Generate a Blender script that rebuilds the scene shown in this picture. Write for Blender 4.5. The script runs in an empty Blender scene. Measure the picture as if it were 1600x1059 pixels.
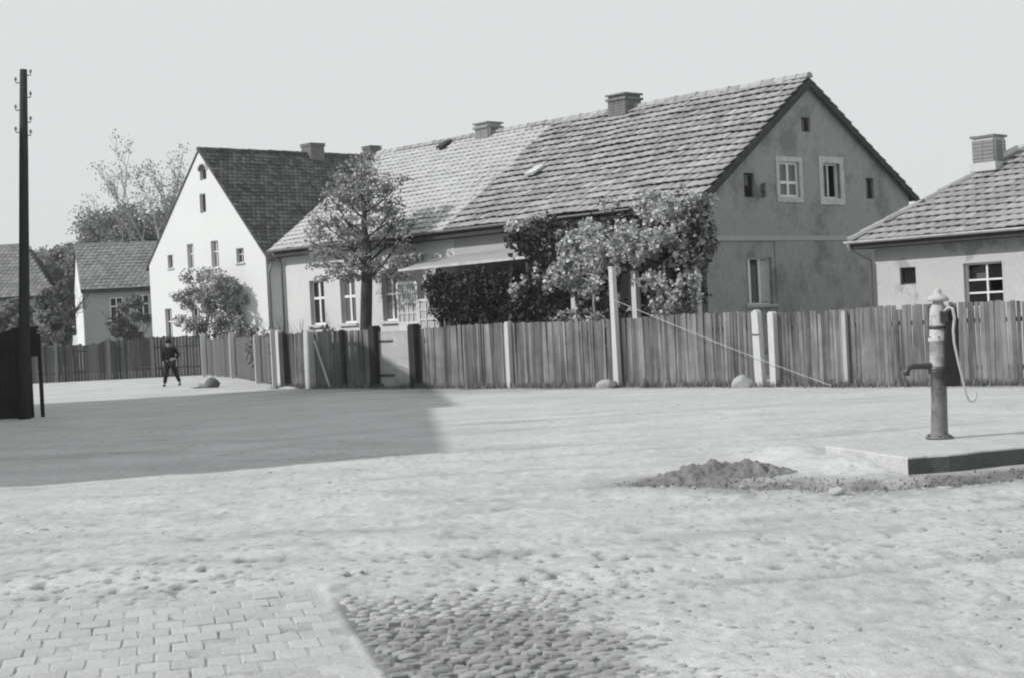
import bpy, bmesh, math, random
import numpy as np
from mathutils import Vector, Matrix

random.seed(7)
rng = np.random.default_rng(7)
SC = bpy.context.scene
COL = SC.collection
R = math.radians

# ------------------------------------------------------------------ camera, sky, sun, exposure
CAM_H = 1.7
roll = math.atan(.05)
pit = -math.atan(29.5 / 2427 * math.cos(roll))
fwd = Vector((0, math.cos(pit), math.sin(pit)))
up0 = Vector((0, -math.sin(pit), math.cos(pit)))
rt0 = Vector((1, 0, 0))
cx = rt0 * math.cos(roll) - up0 * math.sin(roll)
cy = rt0 * math.sin(roll) + up0 * math.cos(roll)
cam_d = bpy.data.cameras.new('camera')
cam = bpy.data.objects.new('camera', cam_d)
COL.objects.link(cam)
M3 = Matrix((cx, cy, -fwd)).transposed()
cam.matrix_world = Matrix.Translation((0, 0, CAM_H)) @ M3.to_4x4()
cam_d.sensor_width = 36
cam_d.lens = 36 * 2427 / 1600
cam_d.clip_start = .1
cam_d.clip_end = 3000
SC.camera = cam

SUN_AZ = Vector((-.97, -.24, 0)).normalized()     # where the sun stands
SUN_EL = R(35)
world = bpy.data.worlds.new('World')
SC.world = world
world.use_nodes = True
wn = world.node_tree.nodes
wl = world.node_tree.links
bg = wn['Background']
sky = wn.new('ShaderNodeTexSky')
sky.sky_type = 'NISHITA'
sky.sun_disc = False
sky.sun_elevation = SUN_EL
sky.sun_rotation = math.atan2(SUN_AZ.x, SUN_AZ.y) % (2 * math.pi)
sky.air_density = 1.0
sky.dust_density = 3.0
sky.ozone_density = 1.0
bw = wn.new('ShaderNodeRGBToBW')
wl.new(sky.outputs[0], bw.inputs[0])
mixv = wn.new('ShaderNodeMix')           # thin even overcast veil over the clear sky
mixv.data_type = 'FLOAT'
mixv.inputs[0].default_value = .9
wl.new(bw.outputs[0], mixv.inputs[2])
mixv.inputs[3].default_value = 8.0
tint = wn.new('ShaderNodeCombineColor')
for k, f in enumerate((.975, 1.0, 1.003)):
    mm = wn.new('ShaderNodeMath'); mm.operation = 'MULTIPLY'; mm.inputs[1].default_value = f
    wl.new(mixv.outputs[0], mm.inputs[0])
    wl.new(mm.outputs[0], tint.inputs[k])
wl.new(tint.outputs[0], bg.inputs[0])
bg.inputs[1].default_value = .10

sd = bpy.data.lights.new('sun', 'SUN')
sun = bpy.data.objects.new('sun', sd)
COL.objects.link(sun)
sd.energy = 3.75
sd.angle = R(.6)
sd.color = (1, .985, .96)
sdir = Vector((SUN_AZ.x * math.cos(SUN_EL), SUN_AZ.y * math.cos(SUN_EL), math.sin(SUN_EL)))
sun.rotation_euler = sdir.to_track_quat('Z', 'Y').to_euler()
sun.location = (-30, -10, 30)

SC.view_settings.view_transform = 'Standard'
SC.view_settings.look = 'None'
SC.view_settings.exposure = 0
SC.view_settings.gamma = 1
SC.view_settings.use_curve_mapping = False
SC.render.engine = 'CYCLES'
SC.cycles.pixel_filter_type = 'BLACKMAN_HARRIS'
SC.cycles.filter_width = 2.1
SC.cycles.max_bounces = 6

# ------------------------------------------------------------------ materials
TINT = (.985, 1.0, 1.0)
MATS = {}


def mat(name, base, var=.15, scale=3., fine=40., finevar=.1, rough=.9, bump=.15, bumpscale=30., isl=0., obj=0.,
        stain=None, transl=0., spec=.2, stretch=(1, 1, 1), attr=None, place=None):
    """grey procedural material: base value, blotches, fine grain, per piece variation, stains"""
    if name in MATS:
        return MATS[name]
    m = bpy.data.materials.new(name)
    m.use_nodes = True
    N, L = m.node_tree.nodes, m.node_tree.links
    b = N['Principled BSDF']
    b.inputs['Roughness'].default_value = rough
    b.inputs['Specular IOR Level'].default_value = spec

    def math_(op, a, c):
        n = N.new('ShaderNodeMath'); n.operation = op
        for i, v in enumerate((a, c)):
            if hasattr(v, 'is_linked'):
                L.new(v, n.inputs[i])
            else:
                n.inputs[i].default_value = v
        return n.outputs[0]
    tc = N.new('ShaderNodeTexCoord')
    mp = N.new('ShaderNodeMapping')
    mp.inputs['Scale'].default_value = stretch
    L.new(tc.outputs['Object'], mp.inputs[0])
    oi = N.new('ShaderNodeObjectInfo')
    cv = mp.outputs[0]
    if obj:
        off = N.new('ShaderNodeVectorMath'); off.operation = 'ADD'
        comb = N.new('ShaderNodeCombineXYZ')
        L.new(math_('MULTIPLY', oi.outputs['Random'], 57.), comb.inputs[0])
        L.new(math_('MULTIPLY', oi.outputs['Random'], 31.), comb.inputs[1])
        L.new(cv, off.inputs[0]); L.new(comb.outputs[0], off.inputs[1])
        cv = off.outputs[0]

    def noise(s, det=5, ro=.6):
        n = N.new('ShaderNodeTexNoise')
        n.inputs['Scale'].default_value = s
        n.inputs['Detail'].default_value = det
        n.inputs['Roughness'].default_value = ro
        L.new(cv, n.inputs['Vector'])
        return n.outputs['Fac']
    v = math_('ADD', 1., math_('MULTIPLY', math_('SUBTRACT', noise(scale), .5), 2 * var * 1.6))
    v = math_('ADD', v, math_('MULTIPLY', math_('SUBTRACT', noise(fine, 3), .5), 2 * finevar * 1.6))
    if isl:
        g = N.new('ShaderNodeNewGeometry')
        v = math_('ADD', v, math_('MULTIPLY', math_('SUBTRACT', g.outputs['Random Per Island'], .5), 2 * isl))
    if obj:
        v = math_('ADD', v, math_('MULTIPLY', math_('SUBTRACT', oi.outputs['Random'], .5), 2 * obj))
    if stain:
        s_scale, s_lo, s_hi, s_val = stain
        mr = N.new('ShaderNodeMapRange')
        mr.inputs[1].default_value = s_lo; mr.inputs[2].default_value = s_hi
        L.new(noise(s_scale, 6, .65), mr.inputs[0])
        k = math_('ADD', 1., math_('MULTIPLY', mr.outputs[0], s_val - 1))
        v = math_('MULTIPLY', v, k)
    if place:                                   # weathering and painted shadow patches that run over neighbouring pieces alike
        pscale, pvar = place
        g = N.new('ShaderNodeNewGeometry')
        n = N.new('ShaderNodeTexNoise')
        n.inputs['Scale'].default_value = pscale; n.inputs['Detail'].default_value = 4; n.inputs['Roughness'].default_value = .6
        L.new(g.outputs['Position'], n.inputs['Vector'])
        v = math_('MULTIPLY', v, math_('ADD', 1., math_('MULTIPLY', math_('SUBTRACT', n.outputs['Fac'], .5), 2 * pvar * 1.6)))
    if attr:
        an, aval = attr
        at = N.new('ShaderNodeAttribute'); at.attribute_name = an
        k = math_('ADD', 1., math_('MULTIPLY', at.outputs['Fac'], aval - 1))
        v = math_('MULTIPLY', v, k)
    v = math_('MULTIPLY', v, base)
    v = math_('MAXIMUM', v, .008)
    cc = N.new('ShaderNodeCombineColor')
    for i in range(3):
        L.new(math_('MULTIPLY', v, TINT[i]), cc.inputs[i])
    L.new(cc.outputs[0], b.inputs['Base Color'])
    if bump:
        bp = N.new('ShaderNodeBump')
        bp.inputs['Strength'].default_value = bump
        bp.inputs['Distance'].default_value = .03
        L.new(noise(bumpscale, 6), bp.inputs['Height'])
        L.new(bp.outputs[0], b.inputs['Normal'])
    if transl:
        tr = N.new('ShaderNodeBsdfTranslucent')
        L.new(cc.outputs[0], tr.inputs[0])
        mx = N.new('ShaderNodeMixShader')
        mx.inputs[0].default_value = transl
        L.new(b.outputs[0], mx.inputs[1]); L.new(tr.outputs[0], mx.inputs[2])
        L.new(mx.outputs[0], N['Material Output'].inputs[0])
    MATS[name] = m
    return m


def glass(name, v, rough=.08):
    m = bpy.data.materials.new(name)
    m.use_nodes = True
    b = m.node_tree.nodes['Principled BSDF']
    b.inputs['Base Color'].default_value = (v, v, v, 1)
    b.inputs['Roughness'].default_value = rough
    b.inputs['Specular IOR Level'].default_value = .5
    return m


M = dict(
    plaster_grey=mat('grey plaster', .31, .26, .7, 9, .13, bump=.3, bumpscale=14, stain=(.7, .47, .62, .55)),
    plaster_trim=mat('grey plaster trim', .37, .1, 1.5, 12, .06, bump=.2),
    render_white=mat('white render', .53, .07, .6, 8, .05, bump=.15, bumpscale=10, stain=(.8, .6, .8, .82)),
    render_half=mat('greyer render', .36, .08, .8, 8, .06, bump=.2, bumpscale=10, stain=(1.2, .58, .75, .75)),
    render_old=mat('patchy render', .44, .08, .7, 9, .07, bump=.3, bumpscale=9, stain=(.42, .53, .56, .7)),
    white_gable=mat('whitewashed gable', .58, .04, .4, 5, .03, bump=.1),
    casing=mat('pale window casing', .48, .2, 4, 20, .1, stain=(3, .5, .7, .75)),
    frame_white=mat('white window paint', .68, .06, 4, 30, .05, rough=.6),
    wood_dark=mat('dark weathered wood', .05, .3, 3, 30, .2, bump=.3),
    wood_black=mat('tarred wood', .028, .3, 4, 30, .2, bump=.3),
    fence=mat('weathered fence boards', .165, .35, 1.2, 16, .3, obj=.38, place=(.75, .65), bump=.4, bumpscale=14, stretch=(6, 6, .7), stain=(.8, .52, .66, .6)),
    fence_stuff=mat('weathered pickets', .13, .2, 2, 16, .2, isl=.4, bump=.4, stretch=(6, 6, .7)),
    fence_dark=mat('dark old fence boards', .07, .2, 2, 16, .2, isl=.5, bump=.3, stretch=(6, 6, .7)),
    gate=mat('pale gate sheet', .38, .12, 2, 14, .1, bump=.1, stain=(1.6, .5, .7, .7)),
    concrete=mat('pale concrete', .50, .1, 3, 25, .1, bump=.3),
    slab_shade=mat('slab front shade', .10, .2, 3, 25, .2, bump=.6, bumpscale=16),  # shade of the slab's front face put into the colour
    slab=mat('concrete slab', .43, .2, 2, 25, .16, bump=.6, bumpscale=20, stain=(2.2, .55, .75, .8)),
    tile=mat('old roof tile', .31, .2, 2.5, 22, .14, isl=.0, obj=.22, bump=.25, stain=(.7, .5, .65, .75)),
    tile_stuff=mat('old roof tiles', .31, .2, 2.5, 22, .14, isl=.22, bump=.25, stain=(.7, .5, .65, .75)),
    tile_pale=mat('pale roof tiles', .41, .08, .6, 20, .08, isl=.07, bump=.2),
    tile_dark=mat('dark roof tiles', .072, .22, .5, 14, .16, isl=.5, bump=.2),
    tile_small=mat('grey roof tile', .28, .16, 2, 20, .14, obj=.15, bump=.25),
    tile_small_stuff=mat('grey roof tiles', .28, .16, 2, 20, .14, isl=.15, bump=.25),
    ridge=mat('ridge tiles', .30, .2, 3, 20, .12, isl=.25, bump=.25),
    mortar=mat('pale mortar', .48, .08, 4, 20, .1, bump=.3),
    brick=mat('chimney brick', .17, .2, 4, 22, .2, bump=.4, bumpscale=18),
    brick_pale=mat('pale chimney brick', .22, .15, 4, 22, .12, bump=.4, bumpscale=18),
    metal=mat('dull zinc', .16, .15, 4, 30, .1, rough=.55, spec=.5),
    iron=mat('painted cast iron', .15, .3, 6, 50, .2, rough=.65, spec=.4, bump=.35, stain=(7, .5, .62, .5)),
    iron_dark=mat('dark cast iron', .04, .2, 6, 40, .15, rough=.45, spec=.5),
    pump_paint=mat('pale worn paint on iron', .42, .25, 7, 40, .2, rough=.7, bump=.3, stain=(6, .53, .66, .6)),
    handle=mat('worn bare iron', .40, .12, 8, 40, .1, rough=.4, spec=.5),
    pole=mat('tarred pole', .035, .25, 3, 20, .2, bump=.3, stretch=(4, 4, .4)),
    porcelain=mat('porcelain', .3, .05, rough=.3),
    bark=mat('bark', .055, .3, 4, 20, .25, bump=.8, bumpscale=12, stretch=(2, 2, .6)),
    bark_pale=mat('grey bark', .24, .2, 4, 20, .2, bump=.5, bumpscale=12),
    leaf=mat('tree leaves', .30, .2, .8, 10, .1, isl=.7, bump=0, transl=.35, rough=.6),
    leaf_vine=mat('pale vine leaves', .50, .25, .9, 10, .1, isl=.6, bump=0, transl=.25, rough=.55),
    leaf_vine_shade=mat('shade toned vine leaves', .16, .35, 1.2, 10, .1, isl=.9, bump=0, transl=.2, rough=.5),
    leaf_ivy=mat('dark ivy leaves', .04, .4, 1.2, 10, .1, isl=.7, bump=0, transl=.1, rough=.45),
    leaf_bush=mat('bush leaves', .34, .2, .8, 10, .1, isl=.55, bump=0, transl=.25, rough=.6),
    leaf_far=mat('distant foliage', .26, .25, .25, 4, .1, isl=.5, bump=0, transl=.2),
    leaf_hedge=mat('hedge leaves', .2, .2, .8, 10, .1, isl=.6, bump=0, transl=.2),
    grass=mat('dry grass', .2, .2, 1, 10, .1, isl=.5, bump=0, transl=.2),
    sett=mat('worn sett stone', .40, .14, 3, 40, .14, obj=.07, bump=.35, bumpscale=25),
    cobble=mat('cobble stone', .41, .2, 12, 50, .18, obj=.2, bump=.7, bumpscale=30),
    cobble_stuff=mat('half buried stones', .35, .1, 2, 40, .12, isl=.14, bump=.4, bumpscale=30),
    rock=mat('field stone', .36, .15, 5, 25, .15, bump=.5, bumpscale=10),
    rock_dark=mat('dark field stone', .12, .15, 5, 25, .15, bump=.5, bumpscale=10),
    soil=mat('dug soil', .17, .25, 3, 25, .25, bump=1., bumpscale=14),
    far_wall=mat('distant grey render', .32, .1, .6, 4, .05, bump=.1),
    far_roof=mat('distant roof tiles', .2, .12, .7, 6, .1, isl=.2, bump=.1),
    cloth_dark=mat('dark wool', .010, .2, 6, 60, .15),
    cloth_trouser=mat('dark trousers', .02, .2, 6, 60, .15),
    skin=mat('skin', .28, .05, 6, 60, .05, rough=.6),
    hair=mat('dark hair', .02, .1, 20, 80, .2),
    shoe=mat('dark leather', .02, .1, rough=.5),
    curtain=mat('net curtain', .42, .1, 6, 40, .08, bump=.2),
    lattice=mat('white lattice paint', .6, .06, 4, 30, .05),
    canopy=mat('weathered canopy felt', .30, .12, 2, 14, .08),
    glass=glass('window glass', .012),
    glass_grey=glass('dusty window glass', .10, .3),
)

# ------------------------------------------------------------------ mesh helpers


class MB:
    def __init__(self):
        self.v, self.f = [], []

    def add(self, vs, fs):
        o = len(self.v)
        self.v += [tuple(p) for p in vs]
        self.f += [tuple(i + o for i in f) for f in fs]
        return self

    def box(self, c, s, rz=0., mtx=None):
        hx, hy, hz = s[0] / 2, s[1] / 2, s[2] / 2
        vs = [Vector((x, y, z)) for x in (-hx, hx) for y in (-hy, hy) for z in (-hz, hz)]
        m = mtx if mtx else Matrix.Rotation(rz, 3, 'Z')
        vs = [m @ v + Vector(c) for v in vs]
        return self.add(vs, [(0, 1, 3, 2), (4, 6, 7, 5), (0, 4, 5, 1), (2, 3, 7, 6), (0, 2, 6, 4), (1, 5, 7, 3)])

    def mm(self, a, b):
        return self.box([(a[i] + b[i]) / 2 for i in range(3)], [abs(b[i] - a[i]) for i in range(3)])

    def poly(self, pts):
        return self.add(pts, [tuple(range(len(pts)))])

    def slab(self, pts, off):
        """prism: polygon pts extruded by vector off"""
        n = len(pts)
        a = [Vector(p) for p in pts]
        b = [p + Vector(off) for p in a]
        fs = [tuple(range(n)), tuple(range(2 * n - 1, n - 1, -1))]
        fs += [(i, (i + 1) % n, n + (i + 1) % n, n + i) for i in range(n)]
        return self.add(a + b, fs)

    def tube(self, pts, rad, n=8, cap=True):
        pts = [Vector(p) for p in pts]
        if not hasattr(rad, '__len__'):
            rad = [rad] * len(pts)
        rings, prev = [], None
        for i, p in enumerate(pts):
            t = (pts[min(i + 1, len(pts) - 1)] - pts[max(i - 1, 0)])
            t = t.normalized() if t.length > 1e-9 else Vector((0, 0, 1))
            if prev is None:
                a = t.orthogonal().normalized()
            else:
                a = (prev - t * prev.dot(t))
                a = a.normalized() if a.length > 1e-6 else t.orthogonal().normalized()
            prev = a
            b = t.cross(a)
            rings.append([p + (a * math.cos(2 * math.pi * k / n) + b * math.sin(2 * math.pi * k / n)) * rad[i] for k in range(n)])
        vs = [q for r in rings for q in r]
        fs = [(i * n + k, i * n + (k + 1) % n, (i + 1) * n + (k + 1) % n, (i + 1) * n + k) for i in range(len(pts) - 1) for k in range(n)]
        if cap:
            fs += [tuple(range(n - 1, -1, -1)), tuple(range((len(pts) - 1) * n, len(pts) * n))]
        return self.add(vs, fs)

    def lathe(self, prof, n=20, c=(0, 0, 0)):
        return self.tube([(c[0], c[1], c[2] + z) for r, z in prof], [max(r, .001) for r, z in prof], n)

    def mesh(self, name, m, smooth=False):
        me = bpy.data.meshes.new(name)
        me.from_pydata(self.v, [], self.f)
        me.materials.append(m)
        if smooth:
            me.polygons.foreach_set('use_smooth', [True] * len(me.polygons))
        me.update()
        return me

    def build(self, name, m, parent=None, smooth=False, **kw):
        return link(name, self.mesh(name, m, smooth), parent, **kw)


def link(name, me, parent=None, loc=None, rot=None, mtx=None, scale=None, **props):
    o = bpy.data.objects.new(name, me)
    COL.objects.link(o)
    if parent:
        o.parent = parent
    if mtx is not None:
        o.matrix_local = mtx
    if loc is not None:
        o.location = loc
    if rot is not None:
        o.rotation_euler = rot
    if scale is not None:
        o.scale = scale
    for k, v in props.items():
        o[k] = v
    return o


def np_mesh(name, verts, quads, m, smooth=False):
    me = bpy.data.meshes.new(name)
    nv, nf, k = len(verts), len(quads), quads.shape[1]
    me.vertices.add(nv)
    me.vertices.foreach_set('co', np.ascontiguousarray(verts, dtype=np.float32).ravel())
    me.loops.add(nf * k)
    me.loops.foreach_set('vertex_index', np.ascontiguousarray(quads, dtype=np.int32).ravel())
    me.polygons.add(nf)
    me.polygons.foreach_set('loop_start', np.arange(0, nf * k, k, dtype=np.int32))
    me.polygons.foreach_set('loop_total', np.full(nf, k, dtype=np.int32))
    me.polygons.foreach_set('use_smooth', np.full(nf, smooth))
    me.materials.append(m)
    me.update(calc_edges=True)
    me.validate()
    return me


def thing(name, label, cat, loc=(0, 0, 0), rz=0., group=None):
    o = bpy.data.objects.new(name, None)
    COL.objects.link(o)
    o.empty_display_size = .3
    o.location = loc
    o.rotation_euler = (0, 0, rz)
    tag(o, label, cat, group)
    return o


def tag(o, label, cat, group=None):
    o['label'] = label
    o['category'] = cat
    if group:
        o['group'] = group
    return o


def vnoise(x, y, seed=0):
    xi, yi = np.floor(x).astype(np.int64), np.floor(y).astype(np.int64)
    fx, fy = x - xi, y - yi
    fx, fy = fx * fx * (3 - 2 * fx), fy * fy * (3 - 2 * fy)

    def h(a, b):
        n = (a * 374761393 + b * 668265263 + seed * 974634777) & 0x7fffffff
        n = ((n ^ (n >> 13)) * 1274126177) & 0x7fffffff
        return ((n ^ (n >> 16)) & 0xffff) / 65535.
    return (h(xi, yi) * (1 - fx) + h(xi + 1, yi) * fx) * (1 - fy) + (h(xi, yi + 1) * (1 - fx) + h(xi + 1, yi + 1) * fx) * fy


def fbm(x, y, seed=0, oc=4):
    s, a, t = 0, 1., 0
    for i in range(oc):
        s = s + a * vnoise(x * 2 ** i, y * 2 ** i, seed + i)
        t += a
        a *= .5
    return s / t - .5


# ------------------------------------------------------------------ layout of the place
A = R(43)
D1 = Vector((-math.sin(A), math.cos(A), 0))        # along the long side of the farmhouse, going away
D2 = Vector((math.cos(A), math.sin(A), 0))         # across it, going away
FR = R(133)                                        # rotation of house frames: local x = D1, local y = -D2
HOUSE = Vector((4.86, 38.2, 0))
FENCE = Vector((5.48, 33.57, 0))
WHITE = Vector((-10.59, 68, 0))
SMALL = Vector((8.57, 36.4, 0))

LINE_A, LINE_B = np.array((-1.52, 11.0)), np.array((-.62, 7.1))   # straight edge between setts and cobbles


def side(x, y):
    """>0 right of the sett edge"""
    d = LINE_B - LINE_A
    return -((x - LINE_A[0]) * d[1] - (y - LINE_A[1]) * d[0]) / np.hypot(*d)


def segdist(x, y, pts):
    best = np.full(np.shape(x), 1e9)
    for (a, b) in zip(pts[:-1], pts[1:]):
        ax, ay = a; bx, by = b
        L2 = (bx - ax) ** 2 + (by - ay) ** 2
        t = np.clip(((x - ax) * (bx - ax) + (y - ay) * (by - ay)) / L2, 0, 1)
        best = np.minimum(best, np.hypot(x - ax - t * (bx - ax), y - ay - t * (by - ay)))
    return best


DITCH = [(1.5, 15.7), (2.1, 15.0), (2.9, 14.5), (3.9, 14.3), (4.8, 14.7), (6.5, 15.4)]
RUT = [(.3, 9.5), (1.2, 9.6), (2.2, 9.85), (3.3, 10.2), (5, 10.7)]


def smooth(a, b, x):
    t = np.clip((x - a) / (b - a), 0, 1)
    return t * t * (3 - 2 * t)


def patch_mask(x, y):
    """bare rough cobbles right of the sett edge"""
    e = side(x, y)
    n = fbm(x * 1.4, y * 1.4, 21, 3) * .9
    return smooth(-.02, .06, e) * smooth(1.75, .6, e + n) * smooth(10.0, 9.4, y + n * .5 + e * .2)


def sett_mask(x, y):
    e = side(x, y)
    n = fbm(x * 1.1, y * 1.1, 33, 3)
    return smooth(.02, -.03, e) * smooth(10.5, 9.9, y + n * 1.5)


def hollows(x, y):
    band = np.exp(-(segdist(x, y, [(-4.5, 10.6), (-2.6, 10.9), (-1.2, 10.9), (.2, 10.5), (1.5, 10.6)]) / .75) ** 2) + .25 * smooth(19, 12, y)
    return np.clip((vnoise(x * 15 + y * 3, y * 9 - x * 3, 81) - .74) * 7, 0, 1) * np.clip(band, 0, 1) * smooth(.05, .2, np.abs(side(x, y)))


def ground_z(x, y):
    x = np.asarray(x, float); y = np.asarray(y, float)
    near = smooth(30, 14, y)
    z = fbm(x * .35, y * .35, 1, 3) * .07 * smooth(60, 25, y)
    z = z + fbm(x * 1.6, y * 1.6, 5, 3) * .05 * near
    lump = fbm(x * 6.5, y * 6.5, 9, 3)
    z = z + np.maximum(lump, -.12) * .034 * near * (.35 + 1.3 * smooth(-.1, .25, fbm(x * .5, y * .5, 11, 2)))
    z = z + fbm(x * 20, y * 20, 13, 2) * .009 * near
    pm, sm = patch_mask(x, y), sett_mask(x, y)
    z = z * (1 - .7 * pm) * (1 - .93 * sm)
    z = z - .016 * pm - .004 * sm
    z = z - .035 * hollows(x, y)
    z = z - .10 * np.exp(-(segdist(x, y, DITCH) / .28) ** 2) * (.8 + fbm(x * 2, y * 2, 3, 2))
    z = z - .022 * np.exp(-(segdist(x, y, RUT) / .07) ** 2)
    z = z + .125 * np.exp(-(segdist(x, y, [(3.45, 15.9), (3.1, 18.0)]) / .36) ** 2) * (.9 + fbm(x * 2, y * 2, 91, 2))       # sand drifted against the slab
    flat = smooth(1.6, 2.4, np.hypot((x - 5.2) * .7, y - 16.6))        # level under the pump slab
    return z * np.maximum(flat, smooth(3.85, 3.6, x) * .9)


# ------------------------------------------------------------------ ground sheet
def axis(half, step, k):
    a = [0.]
    while a[-1] < half:
        a.append(a[-1] + max(step, a[-1] * k))
    return a


pos = axis(14, .026, .0075)
while pos[-1] < 420:
    pos.append(pos[-1] * 1.12)
gx = np.array([-v for v in pos[:0:-1]] + pos)
gy = [6.2]
while gy[-1] < 70:
    gy.append(gy[-1] + max(.03, gy[-1] * .0055))
while gy[-1] < 480:
    gy.append(gy[-1] * 1.08)
back = [6.1, 5.5, 3, -2, -12, -40, -100]
gy = np.array(back[::-1] + gy)
X, Y = np.meshgrid(gx, gy)
Z = ground_z(X, Y)
nx, ny = len(gx), len(gy)
idx = np.arange(nx * ny).reshape(ny, nx)
quads = np.stack([idx[:-1, :-1], idx[:-1, 1:], idx[1:, 1:], idx[1:, :-1]], -1).reshape(-1, 4)

gm = bpy.data.materials.new('sandy village ground')
gm.use_nodes = True
gme = np_mesh('ground', np.stack([X, Y, Z], -1).reshape(-1, 3), quads, gm, True)
# wear and damp soil where it lies on the ground: ditch, rut, strip under the fence, bare joints
fd = (X - FENCE.x) * -D2.x + (Y - FENCE.y) * -D2.y            # metres in front of the fence line
fs = (X - FENCE.x) * D1.x + (Y - FENCE.y) * D1.y
damp = 1.15 * np.exp(-(segdist(X, Y, DITCH) / .62) ** 2) * (.85 + 1.2 * fbm(X * 3, Y * 3, 41, 3))
damp += .55 * np.exp(-(segdist(X, Y, RUT) / .10) ** 2) * (.6 + 1.5 * fbm(X * 4, Y * 4, 43, 2))
damp += .9 * patch_mask(X, Y) + .22 * sett_mask(X, Y) + .9 * hollows(X, Y)  # hollows are darkened too, deepening their shade in the colour
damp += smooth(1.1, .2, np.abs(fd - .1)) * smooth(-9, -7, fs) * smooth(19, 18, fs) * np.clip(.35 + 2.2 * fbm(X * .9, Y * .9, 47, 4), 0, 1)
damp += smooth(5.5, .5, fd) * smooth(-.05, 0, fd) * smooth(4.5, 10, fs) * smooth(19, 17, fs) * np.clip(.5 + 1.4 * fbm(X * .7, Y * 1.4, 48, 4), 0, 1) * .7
damp += .5 * np.clip(fbm(X * .5, Y * 1.7, 51, 4) * 3 - .35, 0, 1)
damp += .42 * np.clip(fbm(X * 5, Y * 3.2, 53, 3) * 5 - .75, 0, 1) * smooth(24, 12, Y)
wob = fbm(X * .12, Y * .1, 55, 2) * 3
for y0 in (12.6, 13.9, 18.6, 20.1, 24.5, 26.2):                  # cart tracks across the square
    damp += .30 * np.exp(-((Y - y0 - .12 * X - wob) / (.10 + .004 * y0)) ** 2) * np.clip(.4 + 2.4 * fbm(X * .7, Y * 2, 57, 3), 0, 1)
damp = np.clip(damp, 0, 1)
at = gme.attributes.new('damp', 'FLOAT', 'POINT')
at.data.foreach_set('value', damp.ravel().astype(np.float32))
N, L = gm.node_tree.nodes, gm.node_tree.links
gb = N['Principled BSDF']
gb.inputs['Roughness'].default_value = .95
gb.inputs['Specular IOR Level'].default_value = .1
tc = N.new('ShaderNodeTexCoord')


def gnode(t, **kw):
    n = N.new(t)
    for k, v in kw.items():
        n.inputs[k].default_value = v
    return n


def gmath(op, a, b):
    n = N.new('ShaderNodeMath'); n.operation = op
    for i, v in enumerate((a, b)):
        if hasattr(v, 'is_linked'):
            L.new(v, n.inputs[i])
        else:
            n.inputs[i].default_value = v
    return n.outputs[0]


n1 = gnode('ShaderNodeTexNoise', Scale=.35, Detail=6, Roughness=.6)
n2 = gnode('ShaderNodeTexNoise', Scale=7., Detail=6, Roughness=.7)
n3 = gnode('ShaderNodeTexNoise', Scale=60., Detail=3, Roughness=.6)
vo = gnode('ShaderNodeTexVoronoi', Scale=8.)
vo.feature = 'SMOOTH_F1'
for n in (n1, n2, n3, vo):
    L.new(tc.outputs['Object'], n.inputs['Vector'])
da = N.new('ShaderNodeAttribute'); da.attribute_name = 'damp'
v = gmath('ADD', .455, gmath('MULTIPLY', gmath('SUBTRACT', n1.outputs['Fac'], .5), .16))
v = gmath('ADD', v, gmath('MULTIPLY', gmath('SUBTRACT', n2.outputs['Fac'], .5), .26))
v = gmath('ADD', v, gmath('MULTIPLY', gmath('SUBTRACT', n3.outputs['Fac'], .5), .24))
dm = gmath('MULTIPLY', da.outputs['Fac'], gmath('ADD', .6, gmath('MULTIPLY', n2.outputs['Fac'], .8)))
v = gmath('MULTIPLY', v, gmath('SUBTRACT', 1., gmath('MULTIPLY', dm, .62)))
mpx = N.new('ShaderNodeMapping')                       # trodden clods and grit, drawn out along the traffic
mpx.inputs['Rotation'].default_value = (0, 0, R(-24)); mpx.inputs['Scale'].default_value = (9., 13., 1.)
L.new(tc.outputs['Object'], mpx.inputs[0])
n4 = gnode('ShaderNodeTexNoise', Scale=1., Detail=4, Roughness=.55)
L.new(mpx.outputs[0], n4.inputs['Vector'])
n5 = gnode('ShaderNodeTexNoise', Scale=.8, Detail=4, Roughness=.6)
L.new(tc.outputs['Object'], n5.inputs['Vector'])
m4 = gnode('ShaderNodeMapRange'); m4.inputs[1].default_value = .57; m4.inputs[2].default_value = .70
L.new(n4.outputs['Fac'], m4.inputs[0])
m5 = gnode('ShaderNodeMapRange'); m5.inputs[1].default_value = .38; m5.inputs[2].default_value = .62
L.new(n5.outputs['Fac'], m5.inputs[0])
v = gmath('MULTIPLY', v, gmath('SUBTRACT', 1., gmath('MULTIPLY', gmath('MULTIPLY', m4.outputs[0], m5.outputs[0]), .42)))
v = gmath('MULTIPLY', v, gmath('ADD', .93, gmath('MULTIPLY', m5.outputs[0], .14)))
cc = N.new('ShaderNodeCombineColor')
for i in range(3):
    L.new(gmath('MULTIPLY', v, (.985, 1., 1.)[i]), cc.inputs[i])
L.new(cc.outputs[0], gb.inputs['Base Color'])
mr = gnode('ShaderNodeMapRange')
mr.inputs[1].default_value = .42; mr.inputs[2].default_value = .62
L.new(n1.outputs['Fac'], mr.inputs[0])
hgt = gmath('ADD', gmath('MULTIPLY', gmath('MULTIPLY', vo.outputs['Distance'], -.5), mr.outputs[0]), gmath('MULTIPLY', n2.outputs['Fac'], .9))
hgt = gmath('ADD', hgt, gmath('MULTIPLY', n3.outputs['Fac'], .25))
bp = N.new('ShaderNodeBump')
bp.inputs['Strength'].default_value = .7
bp.inputs['Distance'].default_value = .035
L.new(hgt, bp.inputs['Height'])
L.new(bp.outputs[0], gb.inputs['Normal'])
ground = link('ground', gme, kind='structure')


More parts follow.
